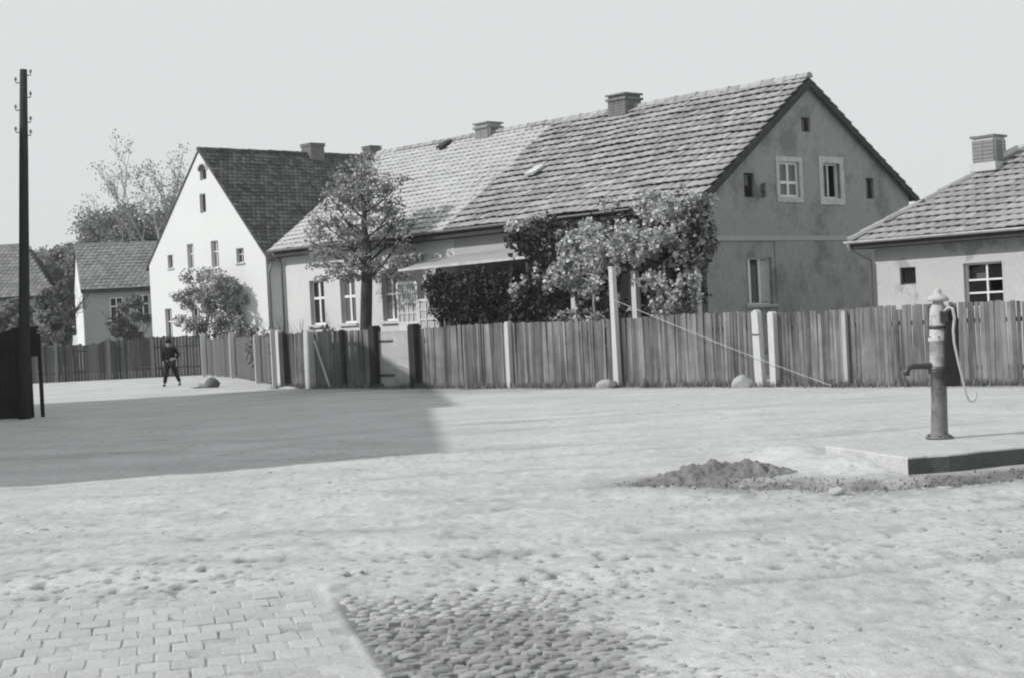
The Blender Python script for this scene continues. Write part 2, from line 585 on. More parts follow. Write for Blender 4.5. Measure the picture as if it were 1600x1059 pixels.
# ------------------------------------------------------------------ house helpers
def clip(poly, inside, cut):
    out = []
    for i in range(len(poly)):
        a, b = poly[i - 1], poly[i]
        ia, ib = inside(a), inside(b)
        if ib:
            if not ia:
                out.append(cut(a, b))
            out.append(b)
        elif ia:
            out.append(cut(a, b))
    return out


def clip_convex(poly, con):
    area = sum(con[i - 1][0] * con[i][1] - con[i][0] * con[i - 1][1] for i in range(len(con)))
    sg = 1 if area > 0 else -1
    for i in range(len(con)):
        p, q = con[i - 1], con[i]

        def sd_(r):
            return sg * ((q[0] - p[0]) * (r[1] - p[1]) - (q[1] - p[1]) * (r[0] - p[0]))

        def cut(a, b):
            da, db = sd_(a), sd_(b)
            t = da / (da - db)
            return (a[0] + (b[0] - a[0]) * t, a[1] + (b[1] - a[1]) * t)
        poly = clip(poly, lambda r: sd_(r) >= -1e-9, cut)
        if len(poly) < 3:
            return []
    return poly


def wall(mb, outline, openings, fn, reveal=.18):
    us = sorted({p[0] for p in outline} | {o[i] for o in openings for i in (0, 1)})
    zs = sorted({p[1] for p in outline} | {o[i] for o in openings for i in (2, 3)})
    for u0, u1 in zip(us[:-1], us[1:]):
        for z0, z1 in zip(zs[:-1], zs[1:]):
            uc, zc = (u0 + u1) / 2, (z0 + z1) / 2
            if any(o[0] < uc < o[1] and o[2] < zc < o[3] for o in openings):
                continue
            p = clip_convex([(u0, z0), (u1, z0), (u1, z1), (u0, z1)], outline)
            if len(p) >= 3:
                mb.poly([fn(u, z, 0) for u, z in p])
    for (u0, u1, z0, z1) in [o[:4] for o in openings]:
        for a, b in (((u0, z0), (u1, z0)), ((u1, z0), (u1, z1)), ((u1, z1), (u0, z1)), ((u0, z1), (u0, z0))):
            mb.poly([fn(a[0], a[1], 0), fn(b[0], b[1], 0), fn(b[0], b[1], reveal), fn(a[0], a[1], reveal)])


def fbox(mb, fn, u0, u1, z0, z1, d0, d1):
    vs = [fn(u, z, d) for u in (u0, u1) for d in (d0, d1) for z in (z0, z1)]
    mb.add(vs, [(0, 1, 3, 2), (4, 6, 7, 5), (0, 4, 5, 1), (2, 3, 7, 6), (0, 2, 6, 4), (1, 5, 7, 3)])


def window(parent, fn, u0, u1, z0, z1, d=.13, vb=(.5,), hb=(.65,), fw=.055, bw_=.045, fm='frame_white', gl='glass',
           name='window', casing=0, skip=(), sill=False, label=None):
    """a frame with glazing bars (part); every pane a sub-part"""
    f = MB()
    fbox(f, fn, u0, u0 + fw, z0, z1, d - .03, d + .03)
    fbox(f, fn, u1 - fw, u1, z0, z1, d - .03, d + .03)
    fbox(f, fn, u0 + fw, u1 - fw, z0, z0 + fw, d - .03, d + .03)
    fbox(f, fn, u0 + fw, u1 - fw, z1 - fw, z1, d - .03, d + .03)
    uc = [u0] + [u0 + (u1 - u0) * k for k in vb] + [u1]
    zc = [z0] + [z0 + (z1 - z0) * k for k in hb] + [z1]
    for u in uc[1:-1]:
        fbox(f, fn, u - bw_ / 2, u + bw_ / 2, z0 + fw, z1 - fw, d - .034, d + .026)
    for z in zc[1:-1]:
        fbox(f, fn, u0 + fw, u1 - fw, z - bw_ / 2, z + bw_ / 2, d - .026, d + .02)
    w = f.build(name, M[fm], parent)
    if label:
        w['label'] = label
    for i, (a, b) in enumerate(zip(uc[:-1], uc[1:])):
        for j, (p, q) in enumerate(zip(zc[:-1], zc[1:])):
            if (i, j) in skip:
                continue
            g = MB()
            fbox(g, fn, a + .02, b - .02, p + .02, q - .02, d + .002, d + .012)
            g.build('pane', M[gl], w)
    if casing:
        c = MB()
        e = casing
        fbox(c, fn, u0 - e, u0, z0 - e, z1 + e, -.03, .01)
        fbox(c, fn, u1, u1 + e, z0 - e, z1 + e, -.03, .01)
        fbox(c, fn, u0, u1, z1, z1 + e, -.028, .01)
        fbox(c, fn, u0, u1, z0 - e, z0, -.032, .01)
        c.build('casing', M['casing'], w)
    if sill:
        c = MB()
        fbox(c, fn, u0 - .06, u1 + .06, z0 - .06, z0, -.07, .02)
        c.build('sill', M['casing'], w)
    return w


def tile_mesh(name, w, l, m, th=.022, camber=.018, seed=0):
    """one roof tile: x across, y up the slope, slightly barrelled, lower edge at y = 0"""
    r = random.Random(seed)
    xs = [-w / 2, -w / 6, w / 6, w / 2]
    top, bot = [], []
    for y in (0, l):
        for i, x in enumerate(xs):
            z = camber * (1 - (2 * x / w) ** 2) + r.uniform(-.004, .004)
            yy = y + (r.uniform(-.012, .012) if y == 0 else 0)
            top.append((x, yy, z + th)); bot.append((x, yy, z))
    mb = MB()
    v = top + bot
    fs = [(i, i + 1, i + 5, i + 4) for i in range(3)]
    fs += [(8 + i, i + 8 + 4, i + 8 + 5, i + 9) for i in range(3)]
    fs += [(i, i + 8, i + 9, i + 1) for i in range(3)]
    fs += [(0, 4, 12, 8), (3, 11, 15, 7)]
    mb.add(v, fs)
    return mb.mesh(name, m)


def lay_tiles(parent, org, ax, up, L_, H_, w, expo, m_single, m_stuff, limit, lift=.05, keep=None, jit=1., name='tile', seed=1):
    """courses of tiles on the plane org + a*ax + b*up (parent's frame); nearest `limit` singly, the rest as one part"""
    r = random.Random(seed)
    ax, up = Vector(ax).normalized(), Vector(up).normalized()
    nrm = ax.cross(up).normalized()
    if nrm.z < 0:
        nrm = -nrm
    tl = expo * 1.18
    ang = math.atan2(lift, tl)
    cols, rows = int(round(L_ / w)), int(round(H_ / expo))
    w = L_ / cols; expo = H_ / rows
    spots = []
    for i in range(rows):
        sag = [0] * (cols + 2)
        for j in range(cols + (i % 2)):
            a = (j + .5 - .5 * (i % 2)) * w
            aw = w * .97
            if j == 0 and i % 2:
                a = w * .25; aw = w * .48
            elif i % 2 and j == cols:
                a = L_ - w * .25; aw = w * .48
            b = i * expo
            if keep and not keep(a, b, w, expo):
                continue
            spots.append((a, b + r.uniform(-.012, .012) * jit, aw, r.uniform(-.012, .012) * jit, r.uniform(-.02, .02) * jit, r.uniform(0, .012) * jit))
    variants = [tile_mesh(name, w * .97, tl, M[m_single], seed=k) for k in range(4)]

    def tmat(s):
        a, b, aw, dr, dt, dz = s
        dz = dz + jit * .09 * float(fbm(np.float64(a * .45 + 7), np.float64(b * .5), seed + 40, 3))
        u2 = (up * math.cos(ang) - nrm * math.sin(ang)).normalized()
        n2 = (nrm * math.cos(ang) + up * math.sin(ang)).normalized()
        a2 = ax
        if a2.cross(u2).dot(n2) < 0:
            a2 = -ax
        m3 = Matrix((a2, u2, n2)).transposed() @ Matrix.Rotation(dr, 3, 'Z') @ Matrix.Rotation(dt, 3, 'Y')
        o = Vector(org) + ax * a + up * b + nrm * (lift + dz)
        return Matrix.Translation(o) @ m3.to_4x4() @ Matrix.Diagonal((aw / (w * .97), 1, 1, 1))
    # nearest to the camera first
    pm = parent.matrix_basis
    camp = Vector((0, 0, CAM_H))
    spots.sort(key=lambda s: ((pm @ (Vector(org) + ax * s[0] + up * s[1])) - camp).length)
    for s in spots[:limit]:
        link(name, variants[r.randrange(4)], parent, mtx=tmat(s))
    rest = spots[limit:]
    if rest:
        base = [np.array([v.co[:] + (1.,) for v in me.vertices]) for me in variants]
        faces = np.array([p.vertices[:] for p in variants[0].polygons])
        nv = len(base[0])
        V, F = [], []
        for k, s in enumerate(rest):
            V.append((base[r.randrange(4)] @ np.array(tmat(s)).T)[:, :3])
            F.append(faces + k * nv)
        link('tiling', np_mesh('tiling', np.concatenate(V), np.concatenate(F), M[m_stuff]), parent, kind='stuff')


def ridge_caps(parent, p, q, r_=.13, step=.38, m='ridge', name='ridge_tiles'):
    p, q = Vector(p), Vector(q)
    n = max(1, int((q - p).length / step))
    mb = MB()
    t = (q - p).normalized()
    sd_ = t.cross(Vector((0, 0, 1))).normalized()
    upv = sd_.cross(t)
    rr = random.Random(3)
    for i in range(n):
        a = p + (q - p) * (i / n); b = p + (q - p) * ((i + 1.08) / n)
        dz = rr.uniform(-.012, .012)
        vs = []
        for o, k in ((a, 1.08), (b, .94)):
            for g in range(6):
                th = math.pi * (g / 5)
                vs.append(o + sd_ * math.cos(th) * r_ * k + upv * (math.sin(th) * r_ * k - r_ * .35 + dz))
        fs = [(g, g + 1, 6 + g + 1, 6 + g) for g in range(5)] + [tuple(range(6)), tuple(range(6, 12))]
        mb.add(vs, fs)
    return mb.build(name, M[m], parent)


def chimney(parent, c, w, z0, z1, m='brick', cap=.05, caph=.16, rows=True, pale=False):
    """brick stack with projecting cap courses, bricks laid in recessed joints, dark flue"""
    mb = MB()
    mb.box((c[0], c[1], (z0 + z1) / 2), (w - .03, w - .03, z1 - z0))
    o = mb.build('chimney', M['mortar'] if pale else M['brick'], parent)
    bm_ = MB()
    bh, z, k = .085, z0, 0
    while z + bh <= z1 + .001:
        e = cap if z > z1 - caph else 0
        half = w / 2 + e
        nb = max(2, int(round(w / .26)))
        for sgn in (-1, 1):
            for i in range(nb):
                L_ = 2 * half / nb
                a = -half + L_ * (i + .5)
                s_ = L_ - .014
                bm_.box((c[0] + a, c[1] + sgn * (half - .03), z + bh / 2), (s_, .07, bh - .014))
                if 0 <= i < nb:
                    bm_.box((c[0] + sgn * (half - .033), c[1] + a * (1 - .14 / half), z + bh / 2), (.066, s_ * (1 - .14 / half), bh - .014))
        z += bh; k += 1
    bm_.build('brickwork', M['brick_pale'] if pale else M[m], o)
    t = MB()
    half = w / 2 + cap
    for sx in (-1, 1):
        t.box((c[0] + sx * (half - .07), c[1], z1 + .025), (.14, 2 * half, .05))
        t.box((c[0], c[1] + sx * (half - .07), z1 + .023), (2 * half - .28, .14, .046))
    t.box((c[0], c[1], z1 - .01), (w - .2, w - .2, .012))
    t.build('chimney_top', M['brick'], o)
    return o


def gutter(parent, p, q, r_=.07, m='metal'):
    p, q = Vector(p), Vector(q)
    t = (q - p).normalized()
    sd_ = t.cross(Vector((0, 0, 1))).normalized()
    vs = []
    for o in (p, q):
        for k in (1, .8):
            for g in range(7):
                th = math.pi + math.pi * g / 6
                vs.append(o + (sd_ * math.cos(th) + Vector((0, 0, math.sin(th)))) * r_ * k)
    fs = [(g, g + 1, 14 + g + 1, 14 + g) for g in range(6)] + [(7 + g, 21 + g, 21 + g + 1, 7 + g + 1) for g in range(6)]
    fs += [(0, 14, 21, 7), (6, 13, 27, 20)]
    return MB().add(vs, fs).build('gutter', M[m], parent, True)


# ------------------------------------------------------------------ long farmhouse
H = thing('farmhouse', 'long low farmhouse with pale and dark roof halves and a grey plastered gable', 'house', HOUSE, FR)
LEN, DEP, EAVE, RT, RZ, REAVE = 18.1, 9.1, 4.45, 4.42, 7.70, 4.78
front = lambda u, z, d: (u, -d, z)
gab = lambda u, z, d: (d, -u, z)
backw = lambda u, z, d: (u, -DEP + d, z)
farg = lambda u, z, d: (LEN - d, -u, z)

w_win = [(15.83, 16.62, 1.85, 3.28), (14.2, 14.98, 1.85, 3.25), (12.1, 12.86, 1.85, 3.22)]
near_open = [(2.0, 2.75, 1.55, 3.0), (6.6, 7.5, 0.05, 2.2)]
mb = MB()
wall(mb, [(9.4, 0), (LEN, 0), (LEN, EAVE), (9.4, EAVE)], w_win, front, .2)
mb.build('whitewashed_front', M['render_white'], H)
mb = MB()
wall(mb, [(.0, 0), (9.4, 0), (9.4, EAVE), (.0, EAVE)], near_open, front, .2)
mb.build('grey_front', M['render_half'], H)
gout = [(0, 0), (DEP, 0), (DEP, REAVE), (RT, RZ), (0, EAVE)]
g_open = [(4.17, 4.56, 6.28, 6.66), (3.09, 3.95, 4.53, 5.46), (5.0, 5.78, 4.53, 5.48), (7.0, 7.38, 4.55, 5.13), (1.63, 2.05, 4.5, 5.12), (1.57, 2.62, 1.77, 2.97)]
mb = MB()
wall(mb, gout, g_open, gab, .2)
mb.build('gable_wall', M['plaster_grey'], H)
mb = MB()
wall(mb, gout, [], farg); wall(mb, [(0, 0), (LEN, 0), (LEN, REAVE), (0, REAVE)], [], backw)
mb.build('rear_walls', M['plaster_grey'], H)
mb = MB()
fbox(mb, gab, -.02, DEP + .02, 3.40, 3.47, -.05, .02); fbox(mb, gab, -.01, DEP + .01, 3.47, 3.53, -.03, .02)
mb.build('string_course', M['plaster_trim'], H)
mb = MB(); fbox(mb, gab, 2.75, DEP, .5, 3.398, -.03, .01)
mb.build('lower_plaster', M['plaster_grey'], H)
mb = MB(); fbox(mb, gab, -.02, DEP + .03, 0, .5, -.05, .02)
mb.build('plinth', M['plaster_trim'], H)

for (u0, u1, z0, z1) in w_win:       # tall casements with white cross, deep reveals
    w = window(H, front, u0, u1, z0, z1, .15, vb=(.5,), hb=(.6,), fw=.06, bw_=.08, gl='glass_grey' if u0 < 15 else 'glass')
    m_ = MB(); fbox(m_, front, u0 - .08, u1 + .08, z0 - .09, z0 - .01, -.08, .03); m_.build('sill', M['casing'], w)
window(H, front, 2.0, 2.75, 1.55, 3.0, .15, vb=(.5,), hb=(.65,), fw=.06)
d_ = MB(); fbox(d_, front, 6.6, 7.5, .05, 2.2, .12, .17)
door = d_.build('door', M['wood_dark'], H)
d_ = MB()
for k in range(3):
    fbox(d_, front, 6.68, 7.42, .2 + k * .65, .75 + k * .65, .105, .12)
d_.build('door_panel', M['wood_dark'], door)
# gable windows
window(H, gab, 3.09, 3.95, 4.53, 5.46, .08, vb=(.5,), hb=(.42,), fw=.07, bw_=.075, casing=.13, gl='glass_grey')
w = window(H, gab, 5.0, 5.78, 4.53, 5.48, .12, vb=(.45,), hb=(), fw=.05, casing=.17, skip=((1, 0),), label='upper gable window with one sash standing open')
o_ = MB(); o_.box((.34, -5.42, 5.0), (.36, .035, .86)); o_.build('open_sash', M['curtain'], w)
window(H, gab, 4.17, 4.56, 6.28, 6.66, .1, vb=(), hb=(), fw=.05, fm='wood_dark', name='loft_window')
window(H, gab, 7.0, 7.38, 4.55, 5.13, .1, vb=(), hb=(), fw=.04, fm='wood_dark', name='loft_window')
w = window(H, gab, 1.63, 2.05, 4.5, 5.12, .1, vb=(), hb=(), fw=.04, fm='wood_black', name='loft_window', label='loft window with a dark hatch swung open')
o_ = MB(); o_.box((-.25, -2.1, 4.66), (.5, .04, .36), 0, Matrix.Rotation(R(-38), 3, 'Z')); o_.box((-.24, -2.06, 4.66), (.44, .03, .05), 0, Matrix.Rotation(R(-38), 3, 'Z'))
o_.build('hatch', M['plaster_grey'], w)
w = window(H, gab, 1.57, 2.62, 1.77, 2.97, .14, vb=(.22, .62), hb=(), fw=.045, bw_=.09, skip=((2, 0),), label='ground floor gable window with a pale leaf folded back')
o_ = MB(); fbox(o_, gab, 2.25, 2.58, 1.83, 2.9, .10, .13); o_.build('pale_leaf', M['curtain'], w)
c_ = MB(); fbox(c_, gab, 1.45, 2.74, 1.70, 1.767, -.06, .02); c_.build('sill', M['plaster_trim'], w)

# roof: decks, tiles, verges, ridge
E0 = Vector((-.12, .36, 4.36)); RG = Vector((-.12, -RT, 7.70))
upv = (RG - E0).normalized(); SL = (RG - E0).length
d_ = MB()
d_.slab([(-.1, .36, 4.36), (LEN + .1, .36, 4.36), (LEN + .1, -RT, 7.70), (-.1, -RT, 7.70)], (0, 0, -.1))
d_.slab([(-.1, -DEP - .3, 4.62), (LEN + .1, -DEP - .3, 4.62), (LEN + .1, -RT - .002, 7.698), (-.1, -RT - .002, 7.698)], (0, 0, -.1))
roof = d_.build('roof', M['wood_dark'], H)
lay_tiles(H, E0, (1, 0, 0), upv, 9.55, SL, .27, .325, 'tile', 'tile_stuff', 300, lift=.075, jit=1.4)
lay_tiles(H, E0 + Vector((9.55, 0, 0)), (1, 0, 0), upv, LEN - 9.2, SL, .26, .26, 'tile_pale', 'tile_pale', 0, lift=.035, name='tile')
d2_ = Vector((-.12, -DEP - .35, 4.6)); ub = (Vector((-.12, -RT, 7.70)) - d2_)
lay_tiles(H, d2_, (1, 0, 0), ub, LEN + .25, ub.length, .3, .36, 'tile_stuff', 'tile_stuff', 0, lift=.05)
ridge_caps(H, (-.16, -RT, 7.76), (LEN + .12, -RT, 7.76))
d_ = MB()                                                   # verge boards under the tile ends
d_.slab([(-.17, .38, 4.30), (-.17, -RT, 7.66), (-.17, -RT, 7.46), (-.17, .38, 4.12)], (.05, 0, 0))
d_.slab([(-.17, -DEP - .34, 4.56), (-.17, -RT - .001, 7.66), (-.17, -RT - .001, 7.46), (-.17, -DEP - .34, 4.38)], (.05, 0, 0))
d_.build('verge_board', M['wood_dark'], H)
d_ = MB(); d_.mm((-.1, .30, 4.14), (LEN + .1, .36, 4.35)); d_.mm((-.1, 0.005, 4.12), (LEN + .1, .295, 4.15))
d_.build('eaves_board', M['wood_dark'], H)
gutter(H, (-.12, .43, 4.37), (LEN + .15, .43, 4.37))
d_ = MB(); d_.tube([(LEN - .1, .42, 4.3), (LEN - .1, .3, 4.15), (LEN - .1, .08, 3.9), (LEN - .1, .08, .1)], .05); d_.build('downpipe', M['metal'], H, True)
chimney(H, (6.45, -RT + .05), .70, 7.2, 8.12)
chimney(H, (12.5, -RT), .62, 7.3, 8.05, pale=True)


def roof_pt(s, t):
    k = (t + .36) / (RT + .36)
    return Vector((s, -t, 4.36 + k * (7.70 - 4.36)))


for s, t, wd, hh, mm_ in ((7.62, 1.55, .26, .55, 'casing'), (14.25, 3.9, .22, .5, 'wood_dark')):
    a = roof_pt(s, t)
    nrm = Vector((0, -upv.z * -1, upv.y * -1)); nrm = Vector((1, 0, 0)).cross(upv); nrm = nrm if nrm.z > 0 else -nrm
    m3 = Matrix((Vector((1, 0, 0)), upv, Vector((1, 0, 0)).cross(upv))).transposed()
    b_ = MB(); b_.box(a + nrm * .16 + upv * hh / 2, (wd + .1, hh, .07), 0, m3 @ Matrix.Rotation(R(7), 3, 'X'))
    sk = b_.build('roof_hatch', M[mm_], H)
    b_ = MB(); b_.box(a + nrm * .09 + upv * hh / 2, (wd, hh - .1, .1), 0, m3); b_.build('hatch_curb', M['wood_black'], sk)

# lean-to canopy and glazed porch on the street side
d_ = MB()
d_.slab([(4.5, 1.65, 3.32), (9.9, 1.65, 3.28), (10.4, .02, 3.62), (4.9, .02, 3.72)], (0, 0, -.05))
can = d_.build('porch_canopy', M['canopy'], H)
d_ = MB(); d_.slab([(4.48, 1.70, 3.34), (9.92, 1.70, 3.30), (9.92, 1.70, 3.23), (4.48, 1.70, 3.27)], (0, -.04, 0)); d_.build('canopy_fascia', M['casing'], can)
for sx in (4.7, 6.4, 8.3):
    p_ = MB(); p_.mm((sx - .05, 1.5, 0), (sx + .05, 1.6, 3.22)); p_.build('canopy_post', M['wood_dark'], can)


def glazed_panel(u0, u1, z0, z1, nv, nh, nm):
    f = MB()
    fn = lambda u, z, d: (u, 1.22 - d, z)
    fbox(f, fn, u0, u1, 0.05, z0 - .02, 0, .06)
    for k in range(nv + 1):
        u = u0 + (u1 - u0) * k / nv
        e = .04 if k in (0, nv) else .016
        fbox(f, fn, u - e, u + e, z0, z1, -.01, .05)
    for k in range(nh + 1):
        z = z0 + (z1 - z0) * k / nh
        e = .04 if k in (0, nh) else .016
        fbox(f, fn, u0, u1, z - e, z + e, -.006, .046)
    o = f.build(nm, M['lattice'], H)
    for i in range(nv):
        for j in range(nh):
            g = MB()
            fbox(g, fn, u0 + (u1 - u0) * i / nv + .01, u0 + (u1 - u0) * (i + 1) / nv - .01, z0 + (z1 - z0) * j / nh + .01, z0 + (z1 - z0) * (j + 1) / nh - .01, .02, .03)
            g.build('pane', M['curtain'], o)


glazed_panel(9.72, 10.6, 1.75, 2.9, 4, 4, 'porch_glazing')
glazed_panel(8.72, 9.66, 1.55, 2.38, 3, 3, 'porch_glazing')

# ------------------------------------------------------------------ white gabled house
W = thing('gabled_house', 'tall whitewashed house with bright steep gable and dark tiled roof', 'house', WHITE, FR)
WW, WD, WE, WR = 9.95, 12.0, 5.0, 10.15
wg = [(0, 0), (WW, 0), (WW, WE + .25), (WW / 2, WR), (0, WE)]
wo = [(4.42, 4.98, 8.82, 9.32), (4.6, 5.1, 7.32, 8.2), (7.72, 8.2, 4.95, 5.58), (5.88, 6.42, 4.82, 5.98), (3.75, 4.36, 4.75, 5.98), (1.7, 2.3, 4.84, 5.5), (8.1, 8.7, 1.5, 3.05), (5.6, 6.3, 1.5, 3.0), (2.2, 2.9, 1.5, 3.0)]
mb = MB(); wall(mb, wg, wo, front, .22); mb.build('gable_wall', M['white_gable'], W)
mb = MB()
wall(mb, [(0, 0), (WD, 0), (WD, WE), (0, WE)], [], gab)
wall(mb, [(0, 0), (WD, 0), (WD, WE), (0, WE)], [], lambda u, z, d: (WW - d, -u, z))
wall(mb, wg, [], lambda u, z, d: (u, -WD + d, z))
mb.build('side_walls', M['render_old'], W)
for i, (u0, u1, z0, z1) in enumerate(wo):
    gl = 'glass_grey' if i in (3, 4) else 'glass'
    window(W, front, u0, u1, z0, z1, .15, vb=(.5,) if i > 1 else (), hb=(.6,) if i > 2 else (), fw=.05,
           fm='frame_white' if i in (3, 4, 6, 7, 8) else 'casing', gl=gl, sill=i > 1)
mb = MB()                                                    # round head over the loft opening
arc = [(4.70 + .36 * math.cos(math.pi * k / 8), -.0, 9.27 + .30 * math.sin(math.pi * k / 8)) for k in range(9)]
mb.tube([(p[0], .03, p[2]) for p in arc], .05, 6)
mb.build('arch_moulding', M['casing'], W)
mb = MB(); mb.slab([(p[0], .008, p[2]) for p in arc], (0, -.02, 0)); mb.build('arch_light', M['glass'], W)
d_ = MB()
d_.slab([(-.28, .05, WE - .25), (WW / 2, .05, WR + .02), (WW / 2, -WD - .1, WR + .02), (-.28, -WD - .1, WE - .25)], (0, 0, .09))
d_.slab([(WW + .28, .05, WE - .05), (WW / 2 + .002, .05, WR + .018), (WW / 2 + .002, -WD - .1, WR + .018), (WW + .28, -WD - .1, WE - .05)], (0, 0, .09))
d_.build('roof', M['tile_dark'], W)
o_ = Vector((-.28, .05, WE - .16)); u_ = Vector((WW / 2, .05, WR + .11)) - o_
lay_tiles(W, o_, (0, -1, 0), u_, WD + .1, u_.length, .24, .25, 'tile_dark', 'tile_dark', 0, lift=.03)
ridge_caps(W, (WW / 2, .05, WR + .14), (WW / 2, -WD - .1, WR + .14), m='tile_dark')
gutter(W, (-.36, .0, WE - .22), (-.36, -WD, WE - .22))
d_ = MB(); d_.tube([(-.3, -.1, WE - .3), (-.06, -.1, WE - .7), (-.06, -.1, .1)], .06); d_.build('downpipe', M['metal'], W, True)
chimney(W, (WW / 2, -6.45), .8, 9.6, 10.72)
chimney(W, (WW / 2, -10.1), .66, 9.6, 10.75)
mb = MB()                                                    # a few slipped pale tiles near the ridge
for (a, b) in ((.9, 8.1), (1.25, 8.1), (1.25, 8.9), (1.6, 8.1), (2.1, 8.9), (1.55, 8.8)):
    k = 1 - a / u_.length
    p = o_ + u_ * k
    mb.box((p.x - .1, -b, p.z + .09), (.22, .2, .03), 0, Matrix.Rotation(-math.atan2(u_.z, u_.x), 3, 'Y'))
mb.build('pale_tiles', M['mortar'], W)

# ------------------------------------------------------------------ small hipped house on the right
S = thing('small_house', 'small low house with hipped tiled roof and pale patchy render at right', 'house', SMALL, FR)
SL_, SD_, SE = 9.0, 5.3, 3.0
so = [(-1.09, -.67, 2.06, 2.45), (-3.26, -2.31, 1.45, 2.45)]
mb = MB(); wall(mb, [(-SL_, 0), (0, 0), (0, SE + .1), (-SL_, SE + .1)], so, front, .2); mb.build('front_wall', M['render_old'], S)
mb = MB()
wall(mb, [(0, 0), (SD_, 0), (SD_, SE + .1), (0, SE + .1)], [], lambda u, z, d: (-d, -u, z))
wall(mb, [(0, 0), (SD_, 0), (SD_, SE + .1), (0, SE + .1)], [], lambda u, z, d: (-SL_ + d, -u, z))
wall(mb, [(-SL_, 0), (0, 0), (0, SE + .1), (-SL_, SE + .1)], [], lambda u, z, d: (u, -SD_ + d, z))
mb.build('side_walls', M['render_old'], S)
window(S, front, -1.09, -.67, 2.06, 2.45, .1, vb=(), hb=(), fw=.035, fm='wood_dark')
w = window(S, front, -3.26, -2.31, 1.45, 2.45, .14, vb=(.45,), hb=(.33, .62), fw=.045, bw_=.04, skip=((1, 2), (0, 1)), label='two leaf window with panes missing')
g_ = MB(); g_.box((-2.55, -.3, 2.2), (.5, .03, .35), 0, Matrix.Rotation(R(20), 3, 'Y')); g_.build('slipped_pane', M['glass_grey'], w)
OV = .42
hw = SD_ / 2 + OV
rz_ = 5.12
e0 = SE + .1
c1, c2, c3, c4 = (OV, OV, e0), (OV, -SD_ - OV, e0), (-SL_ - OV, -SD_ - OV, e0), (-SL_ - OV, OV, e0)
r1, r2 = (OV - hw, OV - hw, rz_), (-SL_ - OV + hw, OV - hw, rz_)
d_ = MB()
d_.add([c1, c2, c3, c4, r1, r2], [(0, 3, 5, 4), (1, 0, 4), (2, 1, 4, 5), (3, 2, 5), (0, 1, 2, 3)])
d_.build('roof', M['wood_dark'], S)
u1 = Vector((0, -hw, rz_ - e0)); Ls = u1.length
lay_tiles(S, (c4[0], OV, e0), (1, 0, 0), u1, SL_ + 2 * OV, Ls, .25, .27, 'tile_small', 'tile_small_stuff', 300, lift=.06,
          keep=lambda a, b, w_, e_: a < SL_ + 2 * OV - (b + e_ * .25) * hw / Ls - w_ * .3 and a > (b + e_ * .25) * hw / Ls + w_ * .3)
lay_tiles(S, (OV, OV, e0), (0, -1, 0), Vector((-hw, 0, rz_ - e0)), SD_ + 2 * OV, Ls, .25, .27, 'tile_small_stuff', 'tile_small_stuff', 0, lift=.045,
          keep=lambda a, b, w_, e_: a < SD_ + 2 * OV - (b + e_ * .25) * hw / Ls - w_ * .3 and a > (b + e_ * .25) * hw / Ls + w_ * .3)
ridge_caps(S, Vector(c1) + Vector((0, 0, .07)), Vector(r1) + Vector((0, 0, .07)), .1, .33, 'tile_small_stuff', 'hip_tiles')
ridge_caps(S, Vector(r1) + Vector((0, 0, .07)), Vector(r2) + Vector((0, 0, .07)), .11, .36, 'tile_small_stuff')
d_ = MB(); d_.mm((-SL_ - OV, OV - .06, e0 - .15), (OV, OV - .01, e0 - .005)); d_.mm((-SL_ - OV, 0.004, e0 - .16), (OV - .06, OV - .065, e0 - .13)); d_.mm((OV - .055, -SD_, e0 - .15), (OV - .005, OV - .065, e0 - .005)); d_.build('eaves_board', M['wood_dark'], S)
gutter(S, (-SL_ - OV, OV + .06, e0 + .03), (OV + .05, OV + .06, e0 + .03), .065, 'casing')
d_ = MB(); d_.tube([(OV - .02, OV + .05, e0), (OV - .05, OV, e0 - .2), (.06, .09, e0 - .45), (.06, .09, .1)], .05); d_.build('downpipe', M['metal'], S, True)
ck = 2.28
ch = chimney(S, (OV - ck - .1, OV - ck - .1), .56, 4.3, 5.38, pale=True, cap=.03, caph=.09)
d_ = MB(); d_.box((OV - ck - .1, OV - ck - .1, 4.70), (.66, .66, .2)); d_.tube([Vector(c1).lerp(Vector(r1), .7) + Vector((0, 0, .12)), Vector(c1).lerp(Vector(r1), 1.0) + Vector((0, 0, .1))], .1, 8)
d_.build('mortar_flashing', M['mortar'], S)


